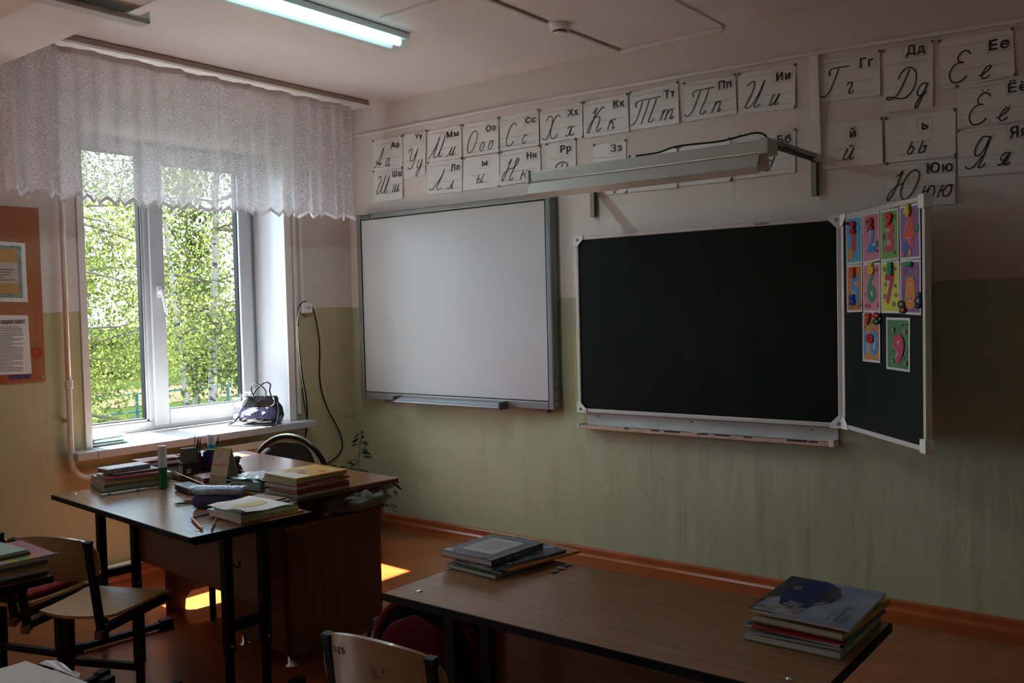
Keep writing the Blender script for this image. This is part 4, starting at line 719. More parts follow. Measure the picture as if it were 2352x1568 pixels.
# radiator with lattice screen
rd = thing('radiator_screen', 'cream radiator box with woven lattice front under the sill', 'radiator', (.045, -1.68, .12))
RW, RH = .845, .535
b = MB(); b.box(.04, .058, 0, RW, RH-.042, RH).box(.04, .058, 0, RW, 0, .06).box(.04, .058, 0, .05, .06, RH-.042).box(.04, .058, RW-.022, RW, .06, RH-.042).box(0, .04, RW-.012, RW, 0, RH).box(0, .04, 0, .012, 0, RH); b.build('screen_frame', mat('screen_frame_paint', (.72, .60, .48), .4), rd, bevel=.003)
b = MB(); k = -.55
while k < RW:
    for s_, xx in ((1, .047), (-1, .050)):
        a0 = max(.05, k); a1 = min(RW-.022, k+.433)
        if a1 > a0:
            z0_, z1_ = (.06+(a0-k), .06+(a1-k)) if s_ > 0 else (.493-(a0-k), .493-(a1-k))
            b.bar((xx, a0, z0_), (xx, a1, z1_), .010, .003, upv=(1, 0, 0))
    k += .026
tag(b.build('lattice', mat('cane_lattice', (.62, .34, .13), .6), rd), kind='stuff')
b = MB()
for k in range(12): b.box(.004, .034, .05+.064*k, .05+.064*k+.05, .08, RH-.08)
b.build('radiator_rib', M_pipe, rd, bevel=.008)
sk = thing('wall_socket', 'white double wall socket beside the window', 'socket', (.004, -.428, 1.485))
MB().box(0, .036, -.038, .040, -.036, .036).build('box', M_white, sk, bevel=.004)
b = MB(); b.T = Matrix.Translation((.036, .008, 0)) @ Matrix.Rotation(PI/2, 4, 'Y'); b.lathe([(.022, 0), (.022, .002), (.019, .002), (.018, .0005)], 20); b.build('socket_ring', M_white, sk)
b = MB()
for q_ in (-.009, .009): b.T = Matrix.Translation((.0365, .008+q_, 0)) @ Matrix.Rotation(PI/2, 4, 'Y'); b.lathe([(.0045, 0), (.0045, .002)], 10)
b.bar((0, 0, 0), (0, 0, .001), .001); b.build('socket_hole', M_ink, sk)
b = MB(); b.box(0, .001, -.02, .02, -.066, -.054); b.build('voltage_sticker', cm(.5, .42, .33), sk)
b = MB(); text(b, '220 В', lambda u, v, d: (.0015, -.015+.03*u, -.064+.008*v), .02); b.build('sticker_text', M_ink, sk)
def cable(pts, r, m, label, x=.02):
    P_ = [at(660+a/5.227, 660+c/5.227, 'x', x+.012*math.sin(i*.9)) for i, (a, c) in enumerate(pts)]
    b = MB(); b.tube(spline(P_, 6), r, 6); return tag(b.build('cable', m, smooth=True), label, 'cable')
cable([(255, 188), (210, 170), (160, 200), (132, 280), (125, 450), (128, 620), (150, 800), (165, 950), (190, 1120), (225, 1300), (240, 1480), (238, 1600), (225, 1750), (200, 1850)], .0045, M_blackp, 'black cable looping over the socket and dropping beside window')
cable([(180, 1200), (195, 1330), (222, 1480), (238, 1600), (232, 1700)], .004, M_blackp, 'short black cable ending beside the window trim', .03)
cable([(150, 240), (122, 400), (118, 600), (145, 820), (160, 1000), (185, 1150), (215, 1400), (236, 1560), (236, 1640)], .003, M_white, 'thin white cable hanging beside the looping black cable', .034)
cable([(290, 225), (330, 330), (360, 480), (385, 680), (388, 850), (385, 1020), (400, 1180), (440, 1340), (500, 1490), (580, 1640), (640, 1770), (660, 1880), (640, 1970), (560, 2060), (480, 2110)], .0048, M_blackp, 'black cable hanging from socket down to the office chair')
cable([(340, 330), (385, 440), (430, 620), (450, 740), (430, 900), (415, 1080), (430, 1200), (490, 1340), (600, 1440), (740, 1475), (870, 1462), (950, 1410), (985, 1350)], .002, cm(.68, .6, .52), 'thin cream wire sagging from the socket to the whiteboard', .03)
# ================================================================== FURNITURE
def desk(label, x, y, rz, w=1.2, d=.5, h=.69, hook=True, inset=.075, name='school_desk', group='two-seat school desks'):
    t = thing(name, label, 'desk', (x, y, 0), rz, group=group)
    MB().box(-w/2+.004, w/2-.004, -d/2+.004, d/2-.004, h-.018, h).build('desktop', M_beech, t)
    b = MB()
    for q_ in ((-w/2, w/2, -d/2, -d/2+.0035), (-w/2, w/2, d/2-.0035, d/2), (-w/2, -w/2+.0035, -d/2, d/2), (w/2-.0035, w/2, -d/2, d/2)): b.box(*q_, h-.020, h-.0006)
    b.build('edge_band', M_edge, t)
    MB().box(-w/2+.085, w/2-.085, d/2-.165, d/2-.149, h-.345, h-.022).build('modesty_panel', mat('brown_panel', (.17, .075, .035), .45, var=.1, vs=3, stretch=(1.5, 20, 20)), t)
    for s in (-1, 1):
        xx = s*(w/2-inset)
        fo = MB().box(xx-.015, xx+.015, -.20, .20, .008, .034).build('foot', M_black, t, bevel=.002)
        b = MB()
        for e in (-1, 1): b.box(xx-.019, xx+.019, e*.205-.03, e*.205+.03, .0, .042)
        b.build('foot_cap', M_blackp, fo, bevel=.004, sep=True)
        for k in (-.075, .075):
            b = MB(); b.box(xx-.015, xx+.015, k-.011, k+.011, .034, .3); b.box(xx-.019, xx+.019, k-.016, k+.016, .22, h-.02); lg = b.build('leg', M_black, t, bevel=.002)
            b = MB(); b.T = Matrix.Translation((xx+.019, k, .25)) @ Matrix.Rotation(PI/2, 4, 'Y'); b.lathe([(.006, 0), (.006, .003), (.003, .005)], 8); b.build('bolt', M_steel, lg)
        MB().box(xx-.014, xx+.014, -.059, .059, .30, .335).build('crossbar', M_black, t)
        MB().box(xx-.015, xx+.015, -.2, .2, h-.046, h-.020).build('top_rail', M_black, t)
        for e in (-1, 1):
            b = MB(); b.lathe([(.009, 0), (.0085, .0015), (.005, .0028), (.001, .003)], 14, (s*(w/2-.075)*1.0, e*(d/2-.07), h)); b.build('rivet', M_chrome, t, smooth=True)
    if hook:
        b = MB(); b.tube(spline([(w/2-.055, -.06, h-.14), (w/2-.035, -.06, h-.15), (w/2-.015, -.06, h-.145), (w/2-.01, -.06, h-.13)], 4), .003, 6).lathe([(.006, -.003), (.006, .003)], 8, (w/2-.01, -.06, h-.128)); b.build('bag_hook', M_black, t)
    return t
desk('front row school desk with beech top and black edges', 3.061+.585, -2.689+.253, 0, 1.175, .512, inset=.09)
sa_ = R(-4.85)
stx = Vector((.856, -2.531, 0)); ux = Vector((math.cos(sa_), math.sin(sa_), 0)); uy = Vector((-math.sin(sa_), math.cos(sa_), 0)); cst = stx+ux*.607+uy*.25
desk('school desk pushed against the teacher desk, shining window reflection on top', cst.x, cst.y, sa_, 1.214, .5)
ldc = Vector((2.121-.605, -3.108-.25, 0)); desk('partly seen school desk with books at left picture edge', ldc.x, ldc.y, R(-1), 1.2, .5)
desk('school desk under white papers in the bottom left corner', 2.86+.6, -3.52-.25, R(0), 1.2, .5)
# ---- teacher's desk
ta = R(-6.2); tc0 = Vector((1.929, -1.497, 0)); tux = Vector((math.cos(ta), math.sin(ta), 0)); tuy = Vector((-math.sin(ta), math.cos(ta), 0)); TL, TD, TH = 1.334, .60, .70
tcen = tc0-tux*TL/2-tuy*TD/2
td = thing('teacher_desk', 'reddish brown teacher desk with open cabinet at the right end', 'desk', tcen, ta)
MB().box(-TL/2, TL/2, -TD/2, TD/2, TH-.022, TH).build('desktop', M_alder, td, bevel=.004)
# left end panel with arched cut-out
b = MB(); X = -TL/2+.235
sec = [(-.29, .0), (-.20, .0), (-.20, .0), (-.195, .055), (-.165, .085), (.15, .085), (.185, .055), (.19, .0), (.27, .0), (.27, TH-.024), (-.29, TH-.024)]
b.prism(sec[:2]+sec[3:], X, X+.018, lambda a, c, d: (d, a, c)); b.build('end_panel', M_cab, td)
b = MB(); _q = Matrix.Rotation(-ta, 4, 'Z') @ (at(490, 1423, 'z', 0)-tcen); b.box(_q.x-.011, _q.x+.011, _q.y-.011, _q.y+.011, 0, TH-.024); b.build('support_leg', M_black, td)
MB().box(X+.02, TL/2-.47, .20, .216, .30, TH-.024).build('back_panel', M_cab, td)
cbx0, cbx1, cy0, cy1 = TL/2-.455, TL/2-.015, -TD/2+.018, TD/2-.10
b = MB(); b.box(cbx0, cbx0+.016, cy0, cy1, .06, TH-.024).box(cbx1-.016, cbx1, cy0, cy1, .06, .565).box(cbx0+.016, cbx1-.016, cy1-.01, cy1, .06, .56).box(cbx0+.016, cbx1, cy0, cy1, .06, .076); b.build('cabinet_body', M_cab, td)
MB().box(cbx0, cbx1+.0, cy0, cy0+.016, .078, .565).build('cabinet_end', M_cab, td)
MB().box(cbx0+.016, cbx1+.012, cy0-.004, cy1, .565, .583).build('shelf', M_alder, td, bevel=.002)
MB().box(cbx1-.02, cbx1-.004, cy1-.12, cy1, .584, TH-.024).build('shelf_post', M_cab, td)
b = MB(); b.box(cbx1-.0, cbx1+.008, cy0+.01, cy1-.004, .05, .075); b.build('plinth', M_cab, td)
for a, c in ((cbx0+.04, cy0+.03), (cbx1-.03, cy0+.03), (cbx1-.03, cy1-.05), (cbx0+.04, cy1-.05)):
    b = MB(); b.lathe([(.026, 0), (.024, .006), (.013, .012), (.012, .06)], 16, (a, c, 0)); b.build('chrome_foot', M_chrome, td, smooth=True)
b = MB(); text(b, '2|6', lambda u, v, d: (cbx1+.0006, cy0+.035+.035*u, .505+.03*v), .01); b.build('inventory_mark', M_ink, td)
# ---- chairs
def school_chair(label, x, y, rz, sz=.405, mark=None, stain=False):
    t = thing('school_chair', label, 'chair', (x, y, 0), rz, group='plywood school chairs')
    def sf(u, v):
        yy = -.175+.345*v; w = .145+.028*v; xx = (2*u-1)*w
        cr_ = 1-abs(2*u-1)**6*.0
        yb = -.02*(abs(2*u-1)**2)*(1-v)**3*-1 if False else 0
        if v < .15: yy += .03*(2*u-1)**2*(1-v/.15)
        return (xx, yy, sz+.004-.004*math.sin(PI*min(1, v*1.1))+.002*(2*u-1)**2-.006*max(0, v-.85)/.15)
    MB().grid(13, 13, sf).build('seat', M_ply, t, smooth=True, solid=.010)
    def bf(u, v):
        k = 2*u-1; top = .332-.026*abs(k)**2-.022*max(0, (abs(k)-.8)/.2)**2; low = .175+.006*k*k+.020*max(0, (abs(k)-.8)/.2)**2; z = low+(top-low)*v
        ww = .178-.006*(abs(v-.45)*2)**4; xx = k*ww
        return (xx, -.222-(z-.1)*.12-.030*(1-k*k)+.012, sz+z-.02)
    MB().grid(17, 9, bf).build('backrest', M_plyb, t, smooth=True, solid=.010)
    for s in (-1, 1):
        xx = s*.150
        b = MB(); b.bar((xx, -.195, sz-.045), (xx, -.246, sz+.285), .026, .020, upv=(0, 1, 0)); p = b.build('post', M_black, t, bevel=.003)
        MB().bar((xx, -.2455, sz+.283), (xx, -.247, sz+.293), .029, .024, upv=(0, 1, 0)).build('post_cap', M_blackp, p, bevel=.003)
        b = MB(); b.box(xx-.013, xx+.013, -.205, .165, sz-.038, sz-.010); rl = b.build('seat_rail', M_black, t, bevel=.002)
        MB().box(xx-.015, xx+.015, -.215, -.2, sz-.052, sz-.022).build('rail_cap', cm(.09, .08, .07), rl, bevel=.002)
        b = MB(); b.box(xx-.011, xx+.011, -.012, .012, .03, .24).box(xx-.015, xx+.015, -.016, .016, .19, sz-.038); b.build('leg', M_black, t, bevel=.002)
        b = MB(); b.box(xx-.014, xx+.014, -.19, .20, .006, .030); fo = b.build('foot', M_black, t, bevel=.002)
        b = MB()
        for e in (-.185, .195): b.box(xx-.018, xx+.018, e-.028, e+.028, 0, .036)
        b.build('foot_cap', M_blackp, fo, bevel=.004, sep=True)
        b = MB()
        for e in (-.12, .13): b.lathe([(.006, 0), (.005, .002), (.001, .003)], 10, (xx, e, sz+.006))
        b.build('seat_rivet', M_chrome, t)
    MB().box(-.139, .139, -.012, .012, .165, .19).build('stretcher', M_black, t, bevel=.002)
    if stain:
        b = MB()
        for k, (a, ln, wd) in enumerate(((.5, .030, .007), (1.0, .034, .008), (1.6, .036, .008), (2.2, .030, .007), (2.9, .024, .006), (4.2, .02, .005))):
            c = Vector(bf(.52, .52))+Vector((0, -.0068-.0001*k, 0)); d = Vector((math.cos(a), 0, math.sin(a))); p = Vector((-d.z, 0, d.x)); b.add([c+d*.004, c+d*ln*.5+p*wd, c+d*ln, c+d*ln*.5-p*wd], [(0, 1, 2, 3)])
        b.build('leaf_shaped_stain', cm(.22, .13, .06), t)
    if mark:
        b = MB(); text(b, mark, lambda u, v, d: (lambda p: (p[0], p[1]-.0062, p[2]))(bf(.13+.13*u, .66+.13*v)), .015); b.build('pen_mark', cm(.04, .03, .02), t)
    return t
school_chair('plywood school chair with empty shiny seat behind the teacher desk group', 1.605, -2.71, R(24), mark='ПК-016')
school_chair('plywood school chair with leaf-shaped stain tucked at left side of front desk', 3.352, -2.760, R(5), sz=.42, mark='5|5', stain=True)
school_chair('plywood school chair at bottom edge, cut off by the frame, below front desk', 3.735, -2.83, R(3), mark='1101/5')
_a = at(30, 1392, 'z', .38)
school_chair('plywood school chair at left edge carrying a red mat', 1.225, -2.80, R(18))
# red mat on that chair
def softslab(name, label, cat, loc, rz, w, d, h, m, seed=0, amp=.006, part=None):
    t = thing(name, label, cat, loc, rz)
    def f(u, v):
        a = 2*PI*u; c = math.cos(a); s = math.sin(a); n_ = 5; r_ = (abs(c)**n_+abs(s)**n_)**(-1/n_)
        k = max(0, math.sin(PI*v))**.16; z = h/2*(1-math.cos(PI*v)); q_ = Vector((c*r_*w/2*k, s*r_*d/2*k, z)); nn = noise.noise(q_*14+Vector((seed, 0, 0)))*amp; return (q_.x+nn, q_.y+nn, max(0.0005, q_.z+nn*(1 if v > .5 else 0)))
    MB().grid(40, 14, f, closedu=True).build(part or 'body', m, t, smooth=True); return t
rm = softslab('red_mat', 'dark red quilted folder-like mat lying on the left chair seat', 'mat', (1.212, -2.79, .419), R(18), .30, .34, .030, mat('red_quilted_cloth', (.30, .012, .010), .8, var=.25, vs=60, bump=.5, bs=220), 3)
MB().box(.03, .07, -.13, -.115, .0295, .0305).build('small_badge', cm(.45, .35, .15), rm)
# ---- office chair
oc = thing('office_chair', 'dark padded office chair with round tubular arm ring behind desk', 'chair', (.62, -1.10, -.075), R(22))
M_cloth = mat('black_upholstery', (.016, .013, .012), .95, spec=.1, bump=.3, bs=300)
def pad(w, h, d):
    def f(u, v):
        a = 2*PI*u; k = math.sin(PI*v)**.45; c, s = math.cos(a), math.sin(a); r_ = (abs(c)**2.8+abs(s)**2.8)**(-1/2.8); return (w/2*c*r_*k, d/2*(-math.cos(PI*v)), h/2*s*r_*k)
    return f
f_ = pad(.40, .50, .07); MB().grid(32, 12, lambda u, v: (lambda p: (p[0], p[1]+.04-.05*(p[0]/.2)**2, p[2]+.535))(f_(u, v)), closedu=True).build('backrest', M_cloth, oc, smooth=True)
f2 = pad(.46, .44, .08); MB().grid(32, 12, lambda u, v: (lambda p: (p[0], p[2]+.26, p[1]+.40))(f2(u, v)), closedu=True).build('seat', M_cloth, oc, smooth=True)
ring = [(.250*math.sin(a), .035+.02*math.cos(a)*0, .545+.275*math.cos(a)) for a in [R(k) for k in range(-130, 131, 8)]]
b = MB(); b.tube(ring, .016, 12); rg = b.build('back_ring', mat('glossy_black_tube', (.006, .006, .007), .25, spec=.3), oc, smooth=True)
b = MB()
for s in (-1, 1): b.tube(spline([(s*.2, .035, .37), (s*.23, .10, .34), (s*.235, .28, .34), (s*.22, .44, .30), (s*.21, .46, .02), ], 6), .014, 10); b.tube(spline([(s*.2, .10, .34), (s*.215, .06, .2), (s*.22, .04, .02)], 4), .014, 10)
b.build('leg', MATS['glossy_black_tube'], oc, smooth=True)
# ================================================================== BOOKS
GREY = (.3, .31, .30)
def book(label, x, y, z, rz, w, l, h, cover, soft=True, pages=None, title=None, top=None, name='book', group=None, pagesm=None, cat='book', tm=None, tilt=0):
    """origin at the +x,-y corner (spine edge on +x)"""
    t = thing(name, label, cat, (x, y, z), rz, group=group)
    if tilt: t.rotation_euler = (0, tilt, rz)
    ct_ = .0007 if soft else .0022; ov = .0005 if soft else .003
    b = MB(); b.box(-w, 0, 0, l, 0, ct_).box(-w, 0, 0, l, h-ct_, h).box(-ct_, 0, 0, l, ct_, h-ct_); cv = b.build('cover', cover, t, bevel=.0008 if not soft else 0, seg=1)
    MB().box(-w+ov, -ct_-.0003, ov, l-ov, ct_+.0002, h-ct_-.0002).build('pages', pagesm or M_pages, t)
    if top: top(t, w, l, h)
    if title:
        b = MB(); text(b, title, lambda u, v, d: (.0006, l*.25+l*.5*u, h*.25+h*.5*v), .02); b.build('spine_title', tm or cm(.7, .68, .62), t)
    return t
cgrn = cm(.06, .20, .10); cdg = cm(.10, .13, .11); cgw = cm(.40, .44, .42); cocr = cm(.40, .26, .08); cred = cm(.30, .02, .02); cwht = cm(.60, .60, .60); cdrk = cm(.03, .035, .04)
cblu = cm(.03, .07, .16); cyel = cm(.58, .34, .03); cteal = cm(.18, .36, .31); cpale = cm(.42, .50, .42); corg = cm(.50, .20, .03); cspg = cm(.33, .42, .14)
TOP = .6915
def stack(K, rz, w, l, z0, items, group, hs=1):
    z = z0
    for it in items:
        lab, h, cv, soft, dx, dy, dr, ww, lll = it[:9]; h *= hs; ex = it[9] if len(it) > 9 else {}
        book(lab, K[0]+dx, K[1]+dy, z, rz+R(dr), ww or w, lll or l, h, cv, soft, group=group, **ex); z += h+.0004
    return z
KA = at(238, 1132, 'z', .69); ra = R(-12)
def floraltop(t, w, l, h):
    MB().box(-w*.98, -w*.02, l*.02, l*.98, h+.0001, h+.0007).build('cover_picture', img('flower_print', (.5, .5, .55), (.15, .2, .4), (.6, .6, .62), (.4, .08, .12), (.55, .6, .65), scale=26), t)
    MB().box(-w*.6, -w*.30, l*.03, l*.12, h+.0007, h+.0012).build('dark_label', cm(.04, .03, .05), t)
zA = stack((KA.x, KA.y), ra, .215, .275, TOP, [
 ('thin green notebook at the bottom of the books left of glue stick', .005, cgrn, True, .004, 0, 2, None, None),
 ('pale grey textbook second from bottom in left desk stack', .014, cgw, True, -.002, .004, 0, None, .285),
 ('dark grey-green textbook third from bottom in left desk stack', .012, cdg, True, 0, .004, -1, None, .29),
 ('ochre softcover book in the middle of left desk stack', .010, cocr, True, .002, .004, 0, .205, .28),
 ('thin grey book above the ochre one in left desk stack', .008, cgw, True, -.004, .012, 1, .20, .29),
 ('white book with dark red edge in left desk stack', .009, cred, False, .0, .010, -3, .17, .24, dict(top=lambda t, w, l, h: MB().box(-w*.97, -.05, .004, l*.97, h, h+.0006).build('white_front', cwht, t))),
 ('dark red hardcover under the floral box in left desk stack', .011, cm(.10, .03, .045), False, -.002, .055, 3, .16, .20),
 ('flat floral patterned box on top of left desk stack', .018, img('flower_edge', (.05, .04, .06), (.4, .38, .4), (.08, .05, .08), (.3, .1, .15), scale=90), False, -.035, .035, 8, .10, .20, dict(top=floraltop, pagesm=img('flower_edge', (0, 0, 0)), name='floral_box', cat='box'))], 'books in the stack left of the green glue stick')
KA2 = (.83, -2.10)
stack(KA2, R(-14), .17, .2, .7015, [('grey textbook low behind the green glue stick', .022, cgw, True, 0, 0, 0, None, None), ('brown-red workbook behind the green glue stick', .018, cm(.22, .06, .04), True, 0, 0, 3, None, None), ('white notebook near the wall behind glue stick', .012, cwht, True, 0, 0, -3, None, None), ('thin dark red case on top behind glue stick', .012, cred, False, .01, 0, 6, .12, .2), ], 'books behind the glue stick')
# B: right end of the teacher desk
KB = at(682, 1151, 'z', .702)
def yellowtop(t, w, l, h):
    MB().box(-w*.99, -w*.01, l*.005, l*.30, h+.0001, h+.0006).build('white_cover_part', cm(.55, .5, .42), t)
    for i, (a, c, s1, s2, col) in enumerate(((.2, .62, .10, .05, (.5, .06, .03)), (.35, .75, .07, .05, (.6, .3, .2)), (.55, .45, .12, .05, (.3, .2, .15)), (.4, .35, .09, .06, (.5, .08, .05)), (.7, .3, .08, .05, (.2, .25, .4)), (.15, .8, .12, .03, (.65, .65, .6)))):
        b = MB(); b.add([(-w*(a+s1*math.cos(k*PI/5)*(1+.3*math.sin(3*k))), l*(c+s2*math.sin(k*PI/5)), h+.0008+.0001*i) for k in range(10)], [tuple(range(10))]); b.build('cover_picture', cm(*col), t)
    b = MB(); b.add([(-w*(.80+.05*math.cos(k*PI/8)), l*(.62+.10*math.sin(k*PI/8)), h+.0014) for k in range(16)], [tuple(range(16))]); b.build('white_oval', cm(.6, .6, .62), t)
stack((KB.x, KB.y), R(-2), .225, .26, .7015, [
 ('thin blue workbook at bottom of the yellow-topped stack', .007, cblu, True, .0, 0, 3, None, .275),
 ('thin green workbook second from bottom of yellow-topped stack', .005, cgrn, True, 0, .004, 1, None, None),
 ('white textbook with pale spine low in yellow-topped stack', .011, cm(.42, .42, .44), False, .005, .002, 0, None, .265),
 ('dark red hardcover low in yellow-topped stack', .010, cm(.22, .012, .015), False, .0, .004, -2, .20, None),
 ('second dark red hardcover in yellow-topped stack', .010, cm(.26, .015, .018), False, .003, 0, -1, None, None),
 ('white softcover book in middle of yellow-topped stack', .009, cwht, True, 0, 0, 1, .21, .255),
 ('red primer with white spine lettering in yellow-topped stack', .010, cm(.42, .03, .025), False, .002, .003, -1, None, None, dict(title='БУКВАРЬ')),
 ('green and yellow workbook under the yellow book', .006, cm(.30, .33, .05), True, -.003, 0, 1, None, .25),
 ('pale workbook directly under the yellow book', .006, cgw, True, 0, .004, 0, None, .25),
 ('yellow illustrated children book on top of stack', .012, cm(.55, .30, .03), False, -.004, .004, -1, None, .255, dict(top=yellowtop))], 'books in the yellow-topped stack')
# C: near corner of the joined desk
KC = at(552, 1206, 'z', .69)
stack((KC.x, KC.y), R(-3), .213, .262, TOP, [
 ('yellow-orange softcover at the bottom of stack under drawing', .007, corg, True, .0, .004, -3, None, None),
 ('thick pale green textbook under the child drawing', .016, cm(.40, .47, .24), True, .004, 0, 0, None, .25),
 ('pale grey-green workbook under the child drawing', .007, cpale, True, .002, .004, 2, .22, .25),
 ('dark grey notebook in the drawing stack', .006, cdg, True, -.01, .01, -2, .19, .24),
 ('small clear-covered notebook with pale top in drawing stack', .010, cgw, True, -.015, .02, 4, .18, .22),
 ('brown softcover just below the drawing', .007, cm(.2, .09, .04), True, -.02, .03, 6, .15, .2)], 'books under the drawing')
dr = thing('child_drawing', 'white sheet with yellow crayon drawing on top of books', 'paper', (0, 0, 0))
dq = [at(475, 1163, 'z', .765), at(572, 1139, 'z', .765), at(676, 1157, 'z', .765), at(566, 1174, 'z', .765)]
dc = sum(dq, Vector())/4; dr.location = dc
def DS(u, v, e=0): p = dq[0].lerp(dq[3], u).lerp(dq[1].lerp(dq[2], u), v)-dc; p.z += e+.004*math.sin(u*9+1)*(1-v)+.003*math.sin(v*7+u*2)-.012*(v-.5)**2*u; return p
MB().grid(16, 16, DS).build('sheet', M_paper, dr, smooth=True, solid=.0004)
b = MB(); b.add([DS(.50+.19*math.cos(k*PI/9), .48+.36*math.sin(k*PI/9)*(1+.1*math.sin(3*k)), .0012) for k in range(18)], [tuple(range(18))]); b.build('yellow_shape', mat('crayon_yellow', (.6, .48, .06), .7, col2=(.7, .66, .45), vs=160), dr)
b = MB(); ribbon(b, [DS(.50+.20*math.cos(k*PI/9), .48+.37*math.sin(k*PI/9), .0018) for k in range(12)], .0016, (0, 0, 1)); ribbon(b, [DS(.7+.03*math.sin(k), .45+.05*k, .0018) for k in range(8)], .0016, (0, 0, 1)); ribbon(b, spline([DS(.25, .75, .0018), DS(.3, .8, .0018), DS(.45, .88, .0018), DS(.5, .92, .0018)], 3), .0016, (0, 0, 1)); b.build('crayon_lines', cm(.45, .12, .08), dr)
# D: notebooks in the middle
zD = stack((1.648, -2.035), R(6), .17, .21, .7015, [('teal notebook %s in the pile left of the yellow-topped books' % n_, .0045, cteal if i % 2 else cm(.13, .26, .22), True, .004*math.sin(i*2.1), .003*math.cos(i*3), 2.5*math.sin(i*1.7), None, None) for i, n_ in enumerate(('at the very bottom', 'second from bottom', 'third from bottom', 'in the middle', 'just above the middle', 'third from top', 'second from top'))], 'teal notebooks in the middle pile')
t = thing('loose_plastic_covers', 'crumpled clear and pale teal notebook covers on the notebook pile', 'notebook cover', (1.575, -1.93, zD))
for k in range(3):
    def F(u, v, k=k):
        x, y = -.13+.22*u, -.10+.17*v; c, s = math.cos(.5*k-.3), math.sin(.5*k-.3); z = .002+.006*k+.014*abs(noise.noise(Vector((x*16+k*5, y*16, k)))) ; return (x*c-y*s, x*s+y*c, z)
    MB().grid(20, 16, F).build('plastic_cover', [cm(.30, .52, .47, .25), cm(.34, .50, .60, .2), glassy('crinkled_film', (.9, .95, .96), .25, .15, cloud=.25)][k], t, smooth=True)
book('thin sea green notebook lying beside the desk calendar', 1.43, -2.055, .7015, R(20), .15, .19, .004, cm(.17, .38, .29), True, group=None, name='notebook', cat='notebook')
# E: left stack on the front desk
KE = at(1138, 1331, 'z', .69)
def esk(t, w, l, h):
    MB().box(-w*.84, -w*.16, l*.18, l*.86, h+.0001, h+.0006).build('teal_frame', cm(.10, .24, .24), t, bevel=.0)
    b = MB(); b.prism([(-w*.80, l*.24), (-w*.76, l*.20), (-w*.24, l*.20), (-w*.20, l*.24), (-w*.20, l*.80), (-w*.24, l*.84), (-w*.76, l*.84), (-w*.80, l*.80)], h+.0006, h+.0011, lambda a, c, d: (a, c, d)); b.build('text_panel', cm(.42, .42, .43), t)
    b = MB()
    for k in range(11): b.box(-w*(.68-.0), -w*.32, l*(.34+.036*k), l*(.34+.036*k)+.0018, h+.0012, h+.0014)
    b.build('printed_lines', cm(.2, .2, .22), t)
    MB().box(-w*.985, -w*.82, l*.03, l*.12, h+.0006, h+.001).build('barcode_label', cm(.42, .43, .44), t)
    b = MB(); text(b, 'ЛУЧШИЕ КНИГИ ДЛЯ ЧТЕНИЯ', lambda u, v, d: (-w*.80+w*.62*u, l*.91+l*.025*v, h+.0012), .01); b.build('cover_title', cm(.5, .5, .52), t)
    b = MB(); b.add([(-w*(.20+.08*math.cos(k*PI/5)), l*(.09+.05*math.sin(k*PI/5)), h+.001) for k in range(10)], [tuple(range(10))]); b.build('red_emblem', cm(.25, .06, .06), t)
mE = img('dark_folk_pattern', (.03, .035, .05), (.06, .08, .10), (.02, .025, .04), (.10, .14, .17), scale=60)
stack((KE.x, KE.y), R(-4), .20, .27, TOP, [
 ('thick grey-green textbook at bottom of front desk left stack', .014, cm(.17, .20, .16), True, 0, 0, 0, None, None),
 ('dark grey workbook second from bottom of front desk left stack', .007, cdg, True, .006, .02, -2, None, None),
 ('orange-edged drawing pad in front desk left stack', .010, corg, True, .02, .035, -8, .19, .28, dict(top=lambda t, w, l, h: MB().box(-w, 0, l*.5, l, h, h+.0006).build('tan_cover', cm(.34, .19, .07), t))),
 ('pale green school book in front desk left stack', .006, cpale, True, .0, .01, -6, None, .27),
 ('dark glossy magazine under the fairy tale book', .005, img('dark_magazine', (.02, .025, .05), (.05, .07, .14), (.02, .02, .03), (.25, .3, .38), scale=14), True, -.004, -.014, -8, .235, .29),
 ('thick dark hardcover fairy tale book on front desk left stack', .027, mE, False, -.016, .004, 2, .20, .235, dict(top=esk, title='ЛИСА, ЗАЯЦ И ПЕТУХ', tm=cm(.35, .36, .40)))], 'books on the left of the front desk', .68)
